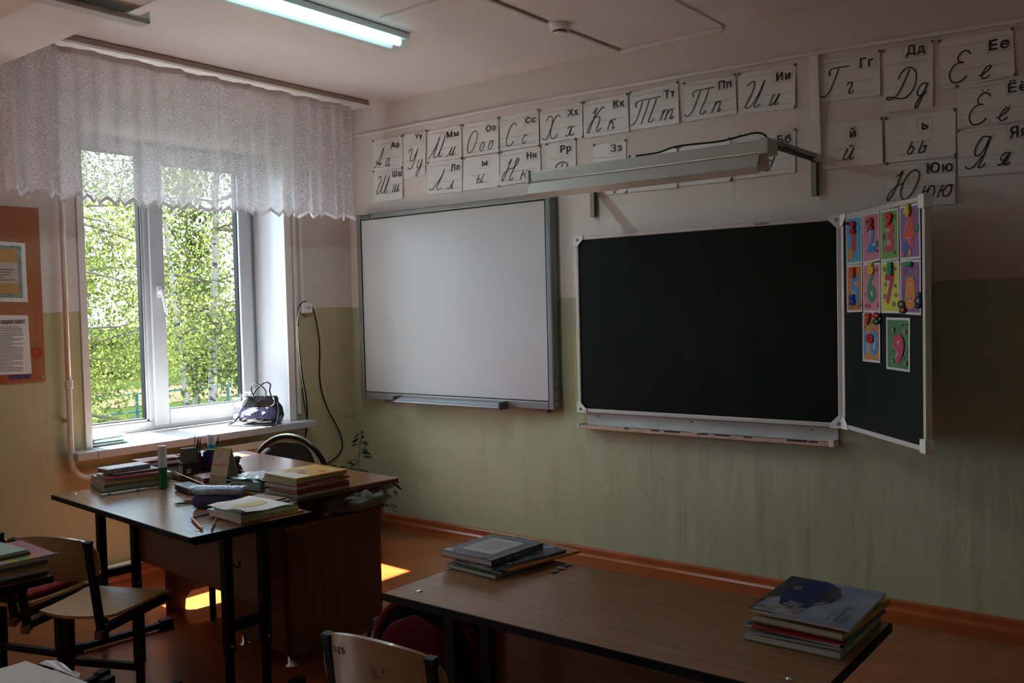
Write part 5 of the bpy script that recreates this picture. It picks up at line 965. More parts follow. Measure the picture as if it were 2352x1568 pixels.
# F: right stack on the front desk
KF = at(1930, 1516, 'z', .69)
def car(t, w, l, h):
    u = lambda a, c, e=0: (-w+w*a, l*c, h+.0008+e)
    def poly(pts, m, nm, e=0): b = MB(); b.add([u(a, c, e) for a, c in pts], [tuple(range(len(pts)))]); return b.build(nm, m, t)
    MB().box(-w, 0, 0, l, h+.0001, h+.0006).build('sky_picture', mat('album_sky', (.30, .38, .50), .25, col2=(.12, .20, .34), vs=9), t)
    poly([(0, 0), (.0, 1), (.42, 1), (.36, .55), (.30, .2), (.25, 0)], mat('album_dark_ground', (.02, .03, .05), .25, col2=(.10, .11, .12), vs=24), 'dark_ground')
    poly([(.02, .02), (.05, .35), (.25, .50), (.33, .38), (.30, .30), (.42, .34), (.50, .22), (.44, .10), (.50, .02)], mat('album_snow', (.45, .48, .5), .3, col2=(.12, .15, .2), vs=45), 'snowy_peaks', .0002)
    poly([(.14, .42), (.12, .75), (.22, .95), (.45, .97), (.58, .88), (.66, .68), (.63, .48), (.52, .40), (.48, .26), (.34, .20), (.20, .24)], cm(.025, .045, .16, .2), 'car_body', .0004)
    poly([(.50, .42), (.60, .50), (.63, .68), (.56, .86), (.50, .86), (.46, .62)], cm(.03, .035, .045, .2), 'car_cabin', .0006)
    poly([(.48, .36), (.56, .40), (.60, .49), (.54, .46)], cm(.25, .28, .3, .2), 'car_window', .0008)
    for a, c, r_ in ((.20, .70, .055),):
        for rr, m, e in ((r_, cm(.02, .02, .025), .0008), (r_*.75, cm(.4, .42, .45, .2), .001), (r_*.55, cm(.05, .05, .07), .0012)):
            b = MB(); b.add([u(a+rr*math.cos(k*PI/9), c+rr*1.2*math.sin(k*PI/9), e) for k in range(18)], [tuple(range(18))]); b.build('car_wheel', m, t)
    poly([(.24, .24), (.40, .21), (.42, .33), (.27, .36)], cm(.32, .34, .36, .2), 'car_grille', .0008)
    b = MB()
    for k in range(6): b.add([u(.26+.025*k, .25, .001), u(.268+.025*k, .25, .001), u(.275+.025*k, .335, .001), u(.267+.025*k, .335, .001)], [(0, 1, 2, 3)])
    b.build('grille_slats', cm(.03, .03, .05), t)
    for k, (tx, a, hgt, ln) in enumerate((('Альбом', .86, .045, .22), ('для рисования', .79, .045, .40), ('40 листов', .73, .025, .16))):
        b = MB(); text(b, tx, lambda uu, v, d: u(a+hgt*v, .07+ln*(1-uu)+(0 if k != 0 else .0), .0012), .006); b.build('cover_title', cm(.02, .03, .06), t)
zF = stack((KF.x, KF.y), R(0), .205, .30, TOP, [
 ('thick pale green textbook at bottom of the car album stack', .018, cm(.22, .29, .20), True, 0, 0, 0, .215, .29),
 ('teal softcover second from bottom of car album stack', .007, cm(.14, .22, .20), True, .0, .012, 3, .19, .31),
 ('dark blue workbook in the car album stack', .010, cm(.03, .06, .13), True, -.004, .01, -3, .215, .28),
 ('dark red thin book in the car album stack', .006, cred, False, .004, .006, 2, .20, .28),
 ('green workbook in the car album stack', .005, cgrn, True, .01, .03, 2, .19, .28),
 ('yellow-brown hardcover under the car album', .020, cm(.36, .20, .03), False, .004, .006, -3, .21, .29),
 ('small grey plastic-covered notebook under the car album', .008, cdg, True, -.01, .03, 4, .16, .2)], 'books on the right of the front desk', .78)
al = book('drawing album with blue car cover on top of right stack', KF.x+.022, KF.y-.004, zF+.016, R(-6), .222, .275, .006, cm(.45, .46, .48), True, top=car, name='drawing_album', group='books on the right of the front desk', tilt=R(2))
al.rotation_euler = (R(.8), R(1.2), R(1)); al.location.z = zF+.003
# G: stack on left desk
def gtop(t, w, l, h):
    for i, (a0, a1, col) in enumerate(((0, .3, (.35, .36, .38)), (.3, .42, (.45, .33, .05)), (.42, .62, (.15, .27, .05)), (.62, .8, (.45, .22, .06)), (.8, 1, (.35, .14, .18)))): MB().box(-w, 0, l*a0, l*a1, h+.0001, h+.0006).build('cover_stripe', cm(*col), t)
KG = (2.093, -3.295)
zG = stack(KG, R(-3), .26, .17, TOP, [
 ('dark blue softcover at bottom of the left edge stack', .012, cdrk, True, 0, .0, 0, None, None),
 ('grey textbook second from bottom of left edge stack', .012, cgw, True, .0, .0, -2, .25, None),
 ('orange-edged book in middle of left edge stack', .008, cocr, True, 0, -.004, 0, None, None),
 ('dark textbook above the orange-edged book at left edge', .014, cdg, True, .004, 0, 2, None, None),
 ('striped green and yellow primer in the left edge stack', .012, cm(.35, .36, .38), True, .008, .006, 0, None, .185, dict(top=gtop)),
 ('grey notebook pile on the striped primer at left edge', .010, cdg, True, -.03, -.05, 4, .24, .19),
 ('pale teal notebook on top of the left edge stack', .004, cm(.33, .48, .44), True, -.035, -.06, 6, .24, .2)], 'books at the left picture edge')
pl = thing('folded_paper', 'folded pale paper leaning behind the left edge stack', 'paper', (2.06, -3.115, TOP))
MB().add([(-.04, 0, .01), (.0, -.02, .055), (.035, .0, .06), (.0, .03, .05), (.05, .02, .058)], [(0, 1, 3), (1, 2, 3), (2, 4, 3)]).build('sheet', cm(.45, .55, .53), pl, solid=.0006)
# papers at bottom left
bpz = .7015
for i, (pts, lab, m) in enumerate((([(-60, 1560), (58, 1514), (205, 1572), (60, 1640)], 'large blank white sheet in the bottom left corner', M_paper), ([(90, 1524), (128, 1512), (150, 1530), (192, 1562)], 'smaller white page with coloured scribbles beneath the large sheet', cm(.62, .63, .62)), ([(120, 1540), (160, 1533), (185, 1550), (170, 1575)], 'yellowish sheet corner under the scribbled page', cm(.55, .55, .42)))):
    ww = [at(x, y, 'z', bpz+.012-.003*i) for x, y in pts]; c0 = sum(ww, Vector())/4
    t = thing('paper_sheet', lab, 'paper', c0); MB().grid(8, 8, lambda u, v: (lambda p: (p.x, p.y, p.z+.003*math.sin(5*u+3*v)+.002*i*0))(ww[0].lerp(ww[1], u).lerp(ww[3].lerp(ww[2], u), v)-c0)).build('sheet', m, t, smooth=True, solid=.0005)
    if i == 1:
        b = MB()
        for k in range(7):
            p = at(140+k*6, 1537+k*4.2, 'z', bpz+.0105)-c0; ribbon(b, spline([p, p+Vector((.006, .004*math.sin(k*3), 0)), p+Vector((.01, -.006, 0)), p+Vector((.016, .002, 0))], 3), .0015, (0, 0, 1), k % 3)
        b.build('crayon_scribble', [cm(.35, .08, .1), cm(.1, .25, .1), cm(.15, .12, .3)], t)
# H: windowsill papers
PH = at(214, 1024, 'z', .742)
stack((-.03, -1.885), R(3), .28, .20, .7435, [('grey-green folder %s on the window sill' % n_, .006 if i < 6 else .010, [cm(.25, .42, .40), cm(.5, .55, .55), cm(.16, .30, .28), cm(.30, .45, .60), cm(.5, .6, .58), cm(.2, .4, .36), cm(.66, .68, .68)][i], True, .01*math.sin(i*2), .012*math.cos(i*1.9), 3*math.sin(i*1.3), None, None) for i, n_ in enumerate(('at the bottom', 'second from bottom', 'third from bottom', 'in the middle of the pile', 'third from top', 'second from top', 'with white cover on top'))], 'papers at the left of the sill')
# ================================================================== DESK SMALL THINGS
gl = thing('glue_stick', 'big green glue stick with white cap on the joined desk', 'glue', (1.168, -2.19, TOP))
gl_r = .0185
MB().lathe([(gl_r, 0), (gl_r, .088), (gl_r*.96, .09), (gl_r*.96, .095)], 22).build('green_body', cm(.01, .13, .05, .3), gl, smooth=False)
MB().lathe([(gl_r*1.02, .095), (gl_r*1.02, .186), (gl_r*.9, .189), (gl_r*.4, .190)], 22).build('white_cap', mat('cloudy_cap', (.62, .66, .68), .3), gl)
# organiser tray with box, cups
og = thing('desk_organizer', 'low dark red-brown stationery tray on the teacher desk', 'organizer', (1.18, -1.955, .7015), R(-15))
b = MB(); b.box(-.20, .22, -.085, .085, 0, .006); b.prism([(-.085, .006), (-.11, .016), (-.106, .018), (-.081, .008)], -.20, .22, lambda a, c, d: (d, a, c)); b.build('tray_base', mat('mahogany_plastic', (.16, .035, .02), .3), og, bevel=.002)
def bxz(name, label, cat, x, y, z, rz, w, d, h, m, part='body'):
    t = thing(name, label, cat, (x, y, z), rz); MB().box(-w/2, w/2, -d/2, d/2, 0, h).build(part, m, t, bevel=.002); return t
OZ = .709
sb = bxz('card_holder', 'black and white card holder box holding grey blocks', 'box', 1.045, -1.985, OZ, R(-12), .052, .075, .060, cm(.012, .012, .014))
MB().box(-.0265, .0266, -.0383, -.0376, .0, .045).build('white_front', cm(.40, .38, .36), sb)
MB().box(-.021, .021, -.032, .032, .060, .125).build('grey_block', mat('grey_foam', (.10, .095, .085), .8, var=.2, vs=3, stretch=(1, 40, 1)), sb, bevel=.002)
b = MB(); b.box(.0262, .0268, -.02, .0, .022, .030).box(.0262, .0268, -.02, .0, .010, .018); b.build('white_square', cm(.5, .48, .46), sb, sep=True)
def cup(label, x, y, r_, h, m, items, z=OZ):
    t = thing('pencil_cup', label, 'cup', (x, y, z)); n_ = 24
    MB().lathe([(r_*.92, 0), (r_, h), (r_-.002, h), (r_*.92-.002, .003), (.001, .003)], n_).build('cup', m, t, smooth=False)
    return t
cup('maroon pencil cup on the stationery tray', .985, -1.905, .024, .085, cm(.14, .02, .035, .3), 0)
cup('dark blue round cup behind the maroon cup', 1.035, -1.858, .037, .090, cm(.02, .02, .10, .3), 0)
def pencil(label, a, c, r_, m, tip=True, name='pencil', m2=None):
    a = Vector(a); c = Vector(c); t = thing(name, label, 'pencil' if name == 'pencil' else 'pen', a); d = c-a; L_ = d.length; u = d/L_
    b = MB(); b.tube([Vector(), u*(L_*.9)], r_, 6 if name == 'pencil' else 10); b.build('barrel', m, t)
    b = MB(); b.tube([u*(L_*.9), u*(L_*.97)], [r_, r_*.4], 8); b.build('cone', cm(.45, .28, .14) if name == 'pencil' else m, t)
    b = MB(); b.tube([u*(L_*.97), u*L_], [r_*.4, r_*.08], 6); b.build('tip', m2 or m, t); return t
for i, (dx, dy, lx, ly_, h, col, nm) in enumerate(((0, 0, .012, .006, .165, (.02, .015, .015), 'black'), (.008, .006, .022, .0, .16, (.05, .025, .02), 'dark brown'), (-.006, .006, -.03, .012, .165, (.35, .28, .04), 'yellow'))):
    pencil('%s pencil standing in the maroon cup' % nm, (.985+dx, -1.905+dy, OZ+.006), (.985+dx+lx, -1.905+dy+ly_, OZ+h), .0038, cm(*col))
pencil('dark blue pen leaning in the blue cup', (1.045, -1.86, OZ+.006), (1.075, -1.84, OZ+.165), .004, cm(.02, .04, .12), name='pen')
pencil('lime green pen lying across the blue cup rim', (1.0, -1.87, OZ+.096), (1.09, -1.845, OZ+.1), .004, cm(.3, .42, .03), name='pen')
g2 = thing('pen_tube', 'clear and blue plastic tube standing among the pencil cups', 'tube', (.955, -1.80, .7015))
MB().lathe([(.019, 0), (.019, .115), (.018, .117)], 20).build('blue_body', cm(.02, .22, .42, .25), g2)
MB().lathe([(.0185, .117), (.0185, .200), (.014, .204), (.002, .205)], 20).build('clear_cap', M_cap, g2)
b = MB(); b.lathe([(.006, .12), (.009, .13), (.007, .15), (.003, .152)], 10); b.build('dark_contents', cm(.03, .04, .07), g2)
# red book + calendar + figurine
rb = book('small dark red hardcover diary on the stationery tray', 1.300, -2.075, .7095, R(-14), .135, .10, .020, cm(.20, .022, .016, .3), False, name='diary', cat='book')
ca = thing('desk_calendar', 'yellow tent desk calendar reading 2017', 'calendar', (1.352, -2.005, .7085), R(-22))
CWd, CHt = .095, .150
def cf(u, v, s=-1, e=0): return ((u-.5)*CWd, s*(.045*(1-v)+.0006+e), CHt*v)
ca.rotation_euler = (0, 0, R(14))
MB().grid(2, 2, lambda u, v: cf(u, v)).build('front_leaf', cm(.24, .19, .07), ca, solid=.0012)
MB().grid(2, 2, lambda u, v: cf(u, v, 1)).build('back_leaf', mat('calendar_card', (.40, .40, .37), .5), ca, solid=.0012)
MB().grid(2, 2, lambda u, v: (lambda p: (p[0], p[1]-.0012, p[2]))(cf(.02+.96*u, .22+.76*v))).build('yellow_page', cm(.46, .25, .02), ca)
MB().grid(2, 2, lambda u, v: (lambda p: (p[0], p[1]-.0018, p[2]))(cf(.10+.80*u, .57+.34*v))).build('picture', img('calendar_picture', (.04, .05, .03), (.45, .38, .22), (.4, .14, .08), (.55, .45, .3), (.05, .06, .04), scale=120), ca)
MB().grid(2, 2, lambda u, v: (lambda p: (p[0], p[1]-.0018, p[2]))(cf(.06+.88*u, .25+.24*v))).build('month_grid', cm(.55, .48, .28), ca)
MB().grid(2, 2, lambda u, v: (lambda p: (p[0], p[1]-.0018, p[2]))(cf(.05+.9*u, .50+.045*v))).build('month_band', cm(.42, .10, .03), ca)
b = MB()
for r_ in range(6):
    for c_ in range(7): b.add([(lambda p: (p[0], p[1]-.0022, p[2]))(cf(.10+.115*c_+du, .27+.037*r_+dv)) for du, dv in ((0, 0), (.06, 0), (.06, .018), (0, .018))], [(0, 1, 2, 3)], 1 if c_ > 4 else 0)
b.build('day_numbers', [cm(.08, .07, .05), cm(.4, .06, .03)], ca)
b = MB(); text(b, '2017', lambda u, v, d: (lambda p: (p[0], p[1]-.0016, p[2]))(cf(.30+.40*u, .07+.085*v)), .01); b.build('year', cm(.5, .45, .28), ca)
b = MB()
for k in range(16): b.tube([((k/15-.5)*CWd*.9, .004*math.cos(a), CHt+.001+.004*math.sin(a)) for a in [R(q_) for q_ in range(-40, 221, 65)]], .0006, 4)
b.build('wire_binding', M_steel, ca)
fg = thing('figurine', 'small dark red-brown figurine behind the desk calendar', 'figurine', (1.318, -1.915, .7015))
MB().lathe([(.022, 0), (.026, .01), (.022, .03), (.026, .045), (.020, .062), (.010, .070)], 16).build('body', cm(.10, .015, .012, .3), fg, smooth=True)
MB().lathe([(.008, .068), (.015, .08), (.016, .092), (.024, .098), (.012, .106), (.002, .108)], 16).build('head', cm(.05, .012, .012, .3), fg, smooth=True)
b = MB(); b.tube(spline([(.02, .0, .045), (.036, .01, .035), (.04, .012, .015)], 4), .004, 6); b.tube([(.03, 0, .03), (.052, .01, .034)], .0025, 6); b.build('arm', cm(.2, .1, .05), fg)
# clear organizer box beyond, light blue books
_k = at(444, 1086, 'z', .70); stack((_k.x, _k.y), R(-6), .15, .2, .7015, [('grey-brown book low in the pile behind the card holder', .028, cm(.16, .12, .08), True, 0, 0, 0, None, None), ('teal notebook pile behind the card holder', .018, cm(.22, .34, .32), True, .0, .0, 4, None, None), ('brown hardcover behind the card holder', .022, cm(.14, .09, .05), False, 0, 0, -3, None, None), ('pale blue notebook on top of the pile behind card holder', .006, cm(.38, .50, .54), True, .01, 0, 5, None, .22)], 'books behind the card holder')
# black case
bc = thing('pencil_box', 'dark grey rounded metal pencil box on joined desk', 'pencil case', (1.335, -2.165, TOP), R(-10))
MB().box(-.09, .09, -.035, .035, 0, .017).build('base', cm(.03, .035, .045, .3), bc, bevel=.012, seg=4)
MB().box(-.091, .091, -.036, .036, .018, .028).build('lid', mat('slate_print', (.07, .08, .10), .4, col2=(.16, .17, .19), vs=60), bc, bevel=.009, seg=4)
# blue/purple pencil case with film wrapped packet
pc = softslab('pencil_case', 'violet fabric pencil case under the shiny packet', 'pencil case', (1.722, -2.288, TOP), R(28), .20, .075, .050, mat('violet_cloth', (.035, .02, .10), .7, bump=.2, bs=60), 5, .004)
b = MB(); b.tube([(-.09, -.036, .03), (.09, -.036, .03)], .0018, 6); b.build('zip', cm(.06, .06, .10), pc)
pk = softslab('wrapped_packet', 'blue packet wrapped in shiny clear film on pencil case', 'packet', (1.722, -2.284, TOP+.050), R(28), .205, .065, .026, mat('packet_blue', (.03, .10, .22), .4, col2=(.25, .34, .40), vs=25), 9, .003, 'packet')
def fm(u, v):
    a = PI*(1.15*v-.08); return (-.112+.225*u, .041*math.cos(a), .008+.026*max(0, math.sin(a))+.006*abs(noise.noise(Vector((u*22, v*9, 2)))))
MB().grid(34, 14, fm).build('film', glassy('shiny_film', (.78, .87, .95), .10, .14, cloud=.04), pk, smooth=True)
# loose pens
def onz(px, py, z): return at(px, py, 'z', z)
pencil('light blue and white pen in front of left book stack', onz(232, 1137, TOP+.005), onz(342, 1121, TOP+.005), .0048, mat('white_blue_pen', (.5, .53, .56), .3), name='pen', m2=cm(.2, .2, .25))
_pn = bpy.data.objects['pen.003'] if False else [o for o in COL.objects if o.get('label', '').startswith('light blue and white pen')][0]
_pe = onz(342, 1121, TOP+.005)-_pn.location
for a_, c_ in ((.12, .20), (.72, .80)):
    b = MB(); b.tube([_pe*a_, _pe*c_], .0052, 10); b.build('blue_band', cm(.05, .20, .34), _pn)
pencil('green pencil lying left of the violet case', onz(474, 1150, TOP+.004), onz(398, 1157.5, TOP+.004), .0045, cm(.03, .18, .03, .3), m2=cm(.03, .18, .03))
pencil('red pencil lying behind the green one', onz(474, 1148, TOP+.004), onz(421, 1151, TOP+.004), .004, cm(.25, .01, .02, .3))
pencil('magenta pencil lying beside the violet case', onz(486, 1157, TOP+.004), onz(442, 1160, TOP+.004), .004, cm(.22, .01, .06, .3))
pencil('blue pencil pointing left near the drawing stack', onz(486, 1177, TOP+.004), onz(440, 1188, TOP+.004), .0045, cm(.015, .025, .12, .3))
pencil('orange-red pen lying diagonally near the desk corner', onz(441, 1190, TOP+.005), onz(466, 1216, TOP+.005), .0052, cm(.38, .05, .02, .25), name='pen', m2=M_steel)
pencil('short brown pencil beside the drawing stack', onz(497, 1190, TOP+.004), onz(485, 1218, TOP+.004), .004, cm(.20, .05, .03, .3))
for k, (px, py, lab) in enumerate(((340, 1062, 'red-brown pencil on top behind left stack'), (318, 1070, 'dark red pencil lying on the books behind left stack'))):
    pencil(lab, (.80+.02*k, -2.05, .762+.002*k), (.86+.01*k, -1.93, .766), .004, cm(.22, .03, .02))
# puzzle pieces
for k in range(6):
    p = at(1270+k*7.5, 1313-k*3.2+3*math.sin(k*2.5), 'z', TOP); b = MB(); pts = []
    for q_ in range(24):
        a = 2*PI*q_/24; rr = .0075*(1+.38*math.cos(4*a+.5)+.12*math.sin(2*a)); pts.append((rr*math.cos(a), rr*math.sin(a)))
    b.prism(pts, 0, .002, lambda a, c, d: (a, c, d)); o = b.build('puzzle_piece', [cm(.25, .28, .22), cm(.12, .14, .16), cm(.3, .3, .32)][k % 3]); o.location = p+Vector((0, 0, .0003)); o.rotation_euler = (0, 0, k)
    tag(o, 'loose jigsaw puzzle piece on the front desk beside the left book stack', 'puzzle piece', 'jigsaw pieces on the front desk')
# ================================================================== HANDBAG ON SILL
hbx, hby = .02, -.82
hbg = thing('handbag', 'black patent leather handbag with sequin panel on window sill', 'bag', (-.045, -.765, .7435), R(35))
M_pat = mat('black_patent', (.008, .008, .010), .06, coat=1, bump=.25, bs=9)
def bag(u, v):
    a = 2*PI*u; c = math.cos(a); s = math.sin(a); n_ = 3.2; r_ = (abs(c)**n_+abs(s)**n_)**(-1/n_)
    z = .175*v; w = .128-.030*max(0, v-.35)+.010*math.sin(PI*v); d = .082*(1-.80*max(0, v-.25)**1.1)+.008*math.sin(PI*v*1.2); k = 1 if v > .0 else .9
    q_ = Vector((c*r_*w*k, s*r_*d*k, z)); f_n = .009*noise.noise(q_*24)+.006*noise.noise(q_*11+Vector((4, 0, 0))); return (q_.x+f_n, q_.y+f_n, z)
b = MB(); b.grid(48, 16, bag, closedu=True); b.add([bag(i/48, 0) for i in range(48)], [tuple(range(48))]); b.add([bag(i/48, 1) for i in range(48)], [tuple(range(48))]); b.build('body', M_pat, hbg, smooth=True)
MB().grid(20, 8, lambda u, v: (lambda p: (p[0], p[1]-.0035, p[2]))(bag(.57+.34*u, .30+.34*v-.10*u*(1-v)))).build('sequin_panel', mat('blue_sequins', (.022, .024, .085), .22, .3, var=.8, vs=160, bump=1, bs=200), hbg)
b = MB(); b.box(-.105, .105, -.014, .014, .170, .180); b.build('top_closure', M_pat, hbg, bevel=.004)
for yy, lean, nm in ((-.022, -.012, 0), (.022, .02, 1)):
    b = MB(); b.tube(spline([(-.045-lean, yy, .165), (-.046, yy+lean, .21), (-.030+lean, yy+lean*1.5, .246), (0+lean, yy+lean*1.8, .262), (.030+lean, yy+lean*1.5, .246), (.046, yy+lean, .21), (.045+lean, yy, .165)], 6), .0055, 10); b.build('handle', M_pat, hbg, smooth=True)
b = MB(); b.tube(spline([(.118, -.02, .14), (.134, -.07, .06), (.130, -.115, .008), (.09, -.155, .006), (-.02, -.165, .006), (-.15, -.130, .006), (-.185, -.09, .006), (-.160, -.05, .02), (-.125, -.02, .07)], 8), .0065, 8); b.build('shoulder_strap', M_pat, hbg, smooth=True)
b = MB(); b.tube([(.122+.004*math.cos(k), -.0+.004*math.sin(k), .15+.003*k) for k in range(8)], .0016, 5); b.lathe([(.006, .182), (.006, .188)], 10, (.10, -.04, -.02)); b.build('metal_clasp', M_chrome, hbg)
fb = thing('plastic_bag', 'crumpled clear plastic wrapper behind the handbag', 'bag', (-.215, -.79, .7435))
MB().grid(14, 14, lambda u, v: (.02*noise.noise(Vector((u*5, v*5, 1)))*2, -.07+.14*u+.01*noise.noise(Vector((u*7, v*7, 4))), .20*v)).build('film', M_film, fb, smooth=False)
# ================================================================== CLOTHS ON THE CABINET SHELF, PLANT, BACKPACK
Mt = Matrix.Translation(tcen) @ Matrix.Rotation(ta, 4, 'Z')
def crumple(name, label, loc, w, d, h, m, seed, cat='cloth'):
    t = thing(name, label, cat, loc, ta)
    def f(u, v):
        a = 2*PI*u; r_ = math.sin(PI*min(v, .999))**.6; q_ = Vector((w/2*r_*math.cos(a), d/2*r_*math.sin(a), h*(1-math.cos(PI*v))/2)); n_ = noise.noise(q_*22+Vector((seed, 0, 0)))+.5*noise.noise(q_*47+Vector((0, seed, 0)))
        return (q_.x*(1+.30*n_), q_.y*(1+.30*n_), max(.001, q_.z*(1+.25*n_)))
    MB().grid(44, 24, f, closedu=True).build('cloth', m, t, smooth=True); return t
crumple('grey_cloth', 'crumpled grey cloth bag on the teacher desk shelf', Mt @ Vector((cbx1-.05, .10, .5835)), .20, .34, .088, mat('grey_linen', (.20, .19, .175), .85, bump=.2, bs=200), 2)
crumple('red_cloth', 'small dark red knitted cloth in the desk shelf', Mt @ Vector((cbx1-.085, -.195, .5835)), .14, .11, .07, mat('red_knit', (.16, .015, .03), .9, bump=.5, bs=160), 7)
MB_ = MB(); 
pt = thing('potted_plant', 'leafy houseplant in the room corner behind the teacher desk', 'plant', (.42, -.36, 0))
MB().lathe([(.10, 0), (.13, .02), (.16, .26), (.165, .28), (.15, .28), (.14, .25), (.001, .25)], 28).build('pot', cm(.20, .07, .035), pt)
M_leaf = mat('ficus_leaf', (.02, .04, .018), .5, spec=.25); M_stem = cm(.10, .09, .05, .7)
def leaf(mb, p, d, L_, w):
    d = Vector(d).normalized(); s = d.cross(Vector((0, 0, 1)));
    if s.length < .1: s = Vector((1, 0, 0))
    s.normalize(); nrm = s.cross(d); roll = random.uniform(-.9, .9); s = s*math.cos(roll)+nrm*math.sin(roll); p = Vector(p)
    pts = [p, p+d*L_*.3+s*w*.45, p+d*L_*.6+s*w*.42, p+d*L_, p+d*L_*.6-s*w*.42, p+d*L_*.3-s*w*.45, p+d*L_*.5-nrm*.004]
    mb.add(pts, [(0, 1, 6), (1, 2, 6), (2, 3, 6), (3, 4, 6), (4, 5, 6), (5, 0, 6)])
stems = [  # tips aimed at the sprigs seen around the desk
 ([(0, 0, .26), (-.04, .03, .40), (-.08, .08, .55), (-.09, .12, .665)], 15),
 ([(0, 0, .26), (-.12, .0, .36), (-.22, .0, .41), (-.31, .01, .435)], 13),
 ([(0, 0, .26), (-.02, -.03, .38), (-.09, -.03, .45)], 8),
 ([(0, 0, .26), (.10, .05, .31), (.20, .06, .345), (.27, .05, .33)], 15),
 ([(0, 0, .26), (.08, .0, .26), (.17, .02, .23), (.22, .03, .20)], 14),
 ([(0, 0, .26), (.10, .02, .30), (.16, .04, .27)], 10)]
for pts, nl in stems:
    nl = int(nl*1.7)
    P_ = spline(pts, 8); b = MB(); b.tube(P_, [.004*(1-.7*i/len(P_)) for i in range(len(P_))], 6); st = b.build('stem', M_stem, pt, smooth=True)
    for k in range(nl):
        i = int((.30+.70*k/nl)*(len(P_)-1)); p = P_[i]; an = random.uniform(0, 2*PI); d = Vector((math.cos(an), math.sin(an)*.8, random.uniform(-.5, .45)))
        q_ = p+d*random.uniform(.012, .04); b = MB(); b.tube([p, q_], .0012, 4); leaf(b, q_, d+Vector((0, 0, -.3)), random.uniform(.048, .075), random.uniform(.026, .038)); b.build('leaf', M_leaf, st)
bp_ = thing('backpack', 'dark red and black school backpack on seat end beyond front desk', 'bag', (2.915, -2.325, 0), R(8))
M_bpk = mat('black_nylon', (.006, .005, .006), .9, bump=.2, bs=150, spec=.05); M_bpr = mat('red_nylon', (.09, .004, .006), .8, bump=.2, bs=150, spec=.1)
def bpf(w, d, h, z0, y0=0):
    def f(u, v):
        a = 2*PI*u; c, s = math.cos(a), math.sin(a); r_ = (abs(c)**4+abs(s)**4)**(-.25); k = min(1, (math.sin(PI*min(max(v, .0), 1))*2.2)**.4) if v > .02 else .6
        k = 1 if v < .72 else math.cos((v-.72)/.28*PI/2)**.5
        return (c*r_*w/2*(k*.9+.1), y0+s*r_*d/2*(k*.85+.15), z0+h*v)
    return f
b = MB(); g_ = bpf(.38, .18, .57, .02); b.grid(36, 20, g_, closedu=True); b.add([g_(i/36, 0) for i in range(36)], [tuple(range(36))]); b.add([g_(i/36, 1) for i in range(36)], [tuple(range(36))]); b.build('body', M_bpk, bp_, smooth=True)
b = MB(); g_ = bpf(.27, .08, .50, .03, -.11); b.grid(36, 16, g_, closedu=True); b.add([g_(i/36, 1) for i in range(36)], [tuple(range(36))]); b.build('front_pocket', M_bpr, bp_, smooth=True)
b = MB(); b.tube([(.185*math.sin(R(a)), -.055, .40+.165*math.cos(R(a))) for a in range(-100, 101, 10)], .018, 8); b.build('red_piping', M_bpr, bp_, smooth=True)
fo_ = thing('grey_folder', 'pale grey flat folder standing behind the backpack', 'folder', (2.80, -2.20, 0), R(28))
MB().add([(-.22, 0, .02), (.12, 0, .02), (.12, 0, .57), (.08, 0, .58), (-.22, 0, .42)], [(0, 1, 2, 3, 4)]).build('sheet', cm(.12, .115, .12), fo_, solid=.012)
bk = thing('dark_bag', 'dark cloth shopping bag standing by the front desk leg', 'bag', (3.12, -2.105, 0), R(8))
b = MB(); b.prism([(-.075, .0), (.085, .0), (.07, .12), (.068, .40), (.025, .38), (.0, .50), (-.075, .47)], -.03, .03, lambda a, c, d: (a, d, c)); b.build('body', M_bpk, bk, bevel=.012)
# ================================================================== OUTSIDE
GZ = -3.2
tag(MB().box(-380, -.62, -250, 380, GZ-.2, GZ).build('ground', mat('spring_grass', (.012, .022, .006), .9, col2=(.016, .020, .009), vs=.5, spec=0)), 'grass ground outside', kind='structure')
o = MB().box(-51, -40, -50, 90, GZ, GZ+.03).build('ploughed_field', mat('bare_earth', (.045, .034, .028), .95, col2=(.035, .036, .02), vs=.4, spec=0)); tag(o, 'brown strip of bare earth beyond the fence outside', 'field')
fe = thing('garden_fence', 'low turquoise rail fence outside beyond the birches', 'fence', (-34, 0, GZ))
M_fen = mat('fence_paint', (.02, .09, .10), .7, spec=.1); yy = 8.0
b = MB(); b.box(-.03, .03, 5, 45, 1.15, 1.23); b.build('top_rail', M_fen, fe)
MB().box(-.02, .02, 5, 45, .35, .42).build('bottom_rail', M_fen, fe)
while yy < 44: MB().box(-.05, .05, yy-.05, yy+.05, 0, 1.25).build('post', M_fen, fe); yy += 2.4
M_bark = mat('birch_bark', (.20, .19, .18), .85, col2=(.02, .018, .016), vs=5, stretch=(1, 1, 2.4), bump=.4, bs=20)
MATS['birch_bark'].node_tree.nodes['Color Ramp'].color_ramp.elements[0].position = .40; MATS['birch_bark'].node_tree.nodes['Color Ramp'].color_ramp.elements[1].position = .46
M_dbark = mat('dark_twig_bark', (.07, .055, .045), .9)
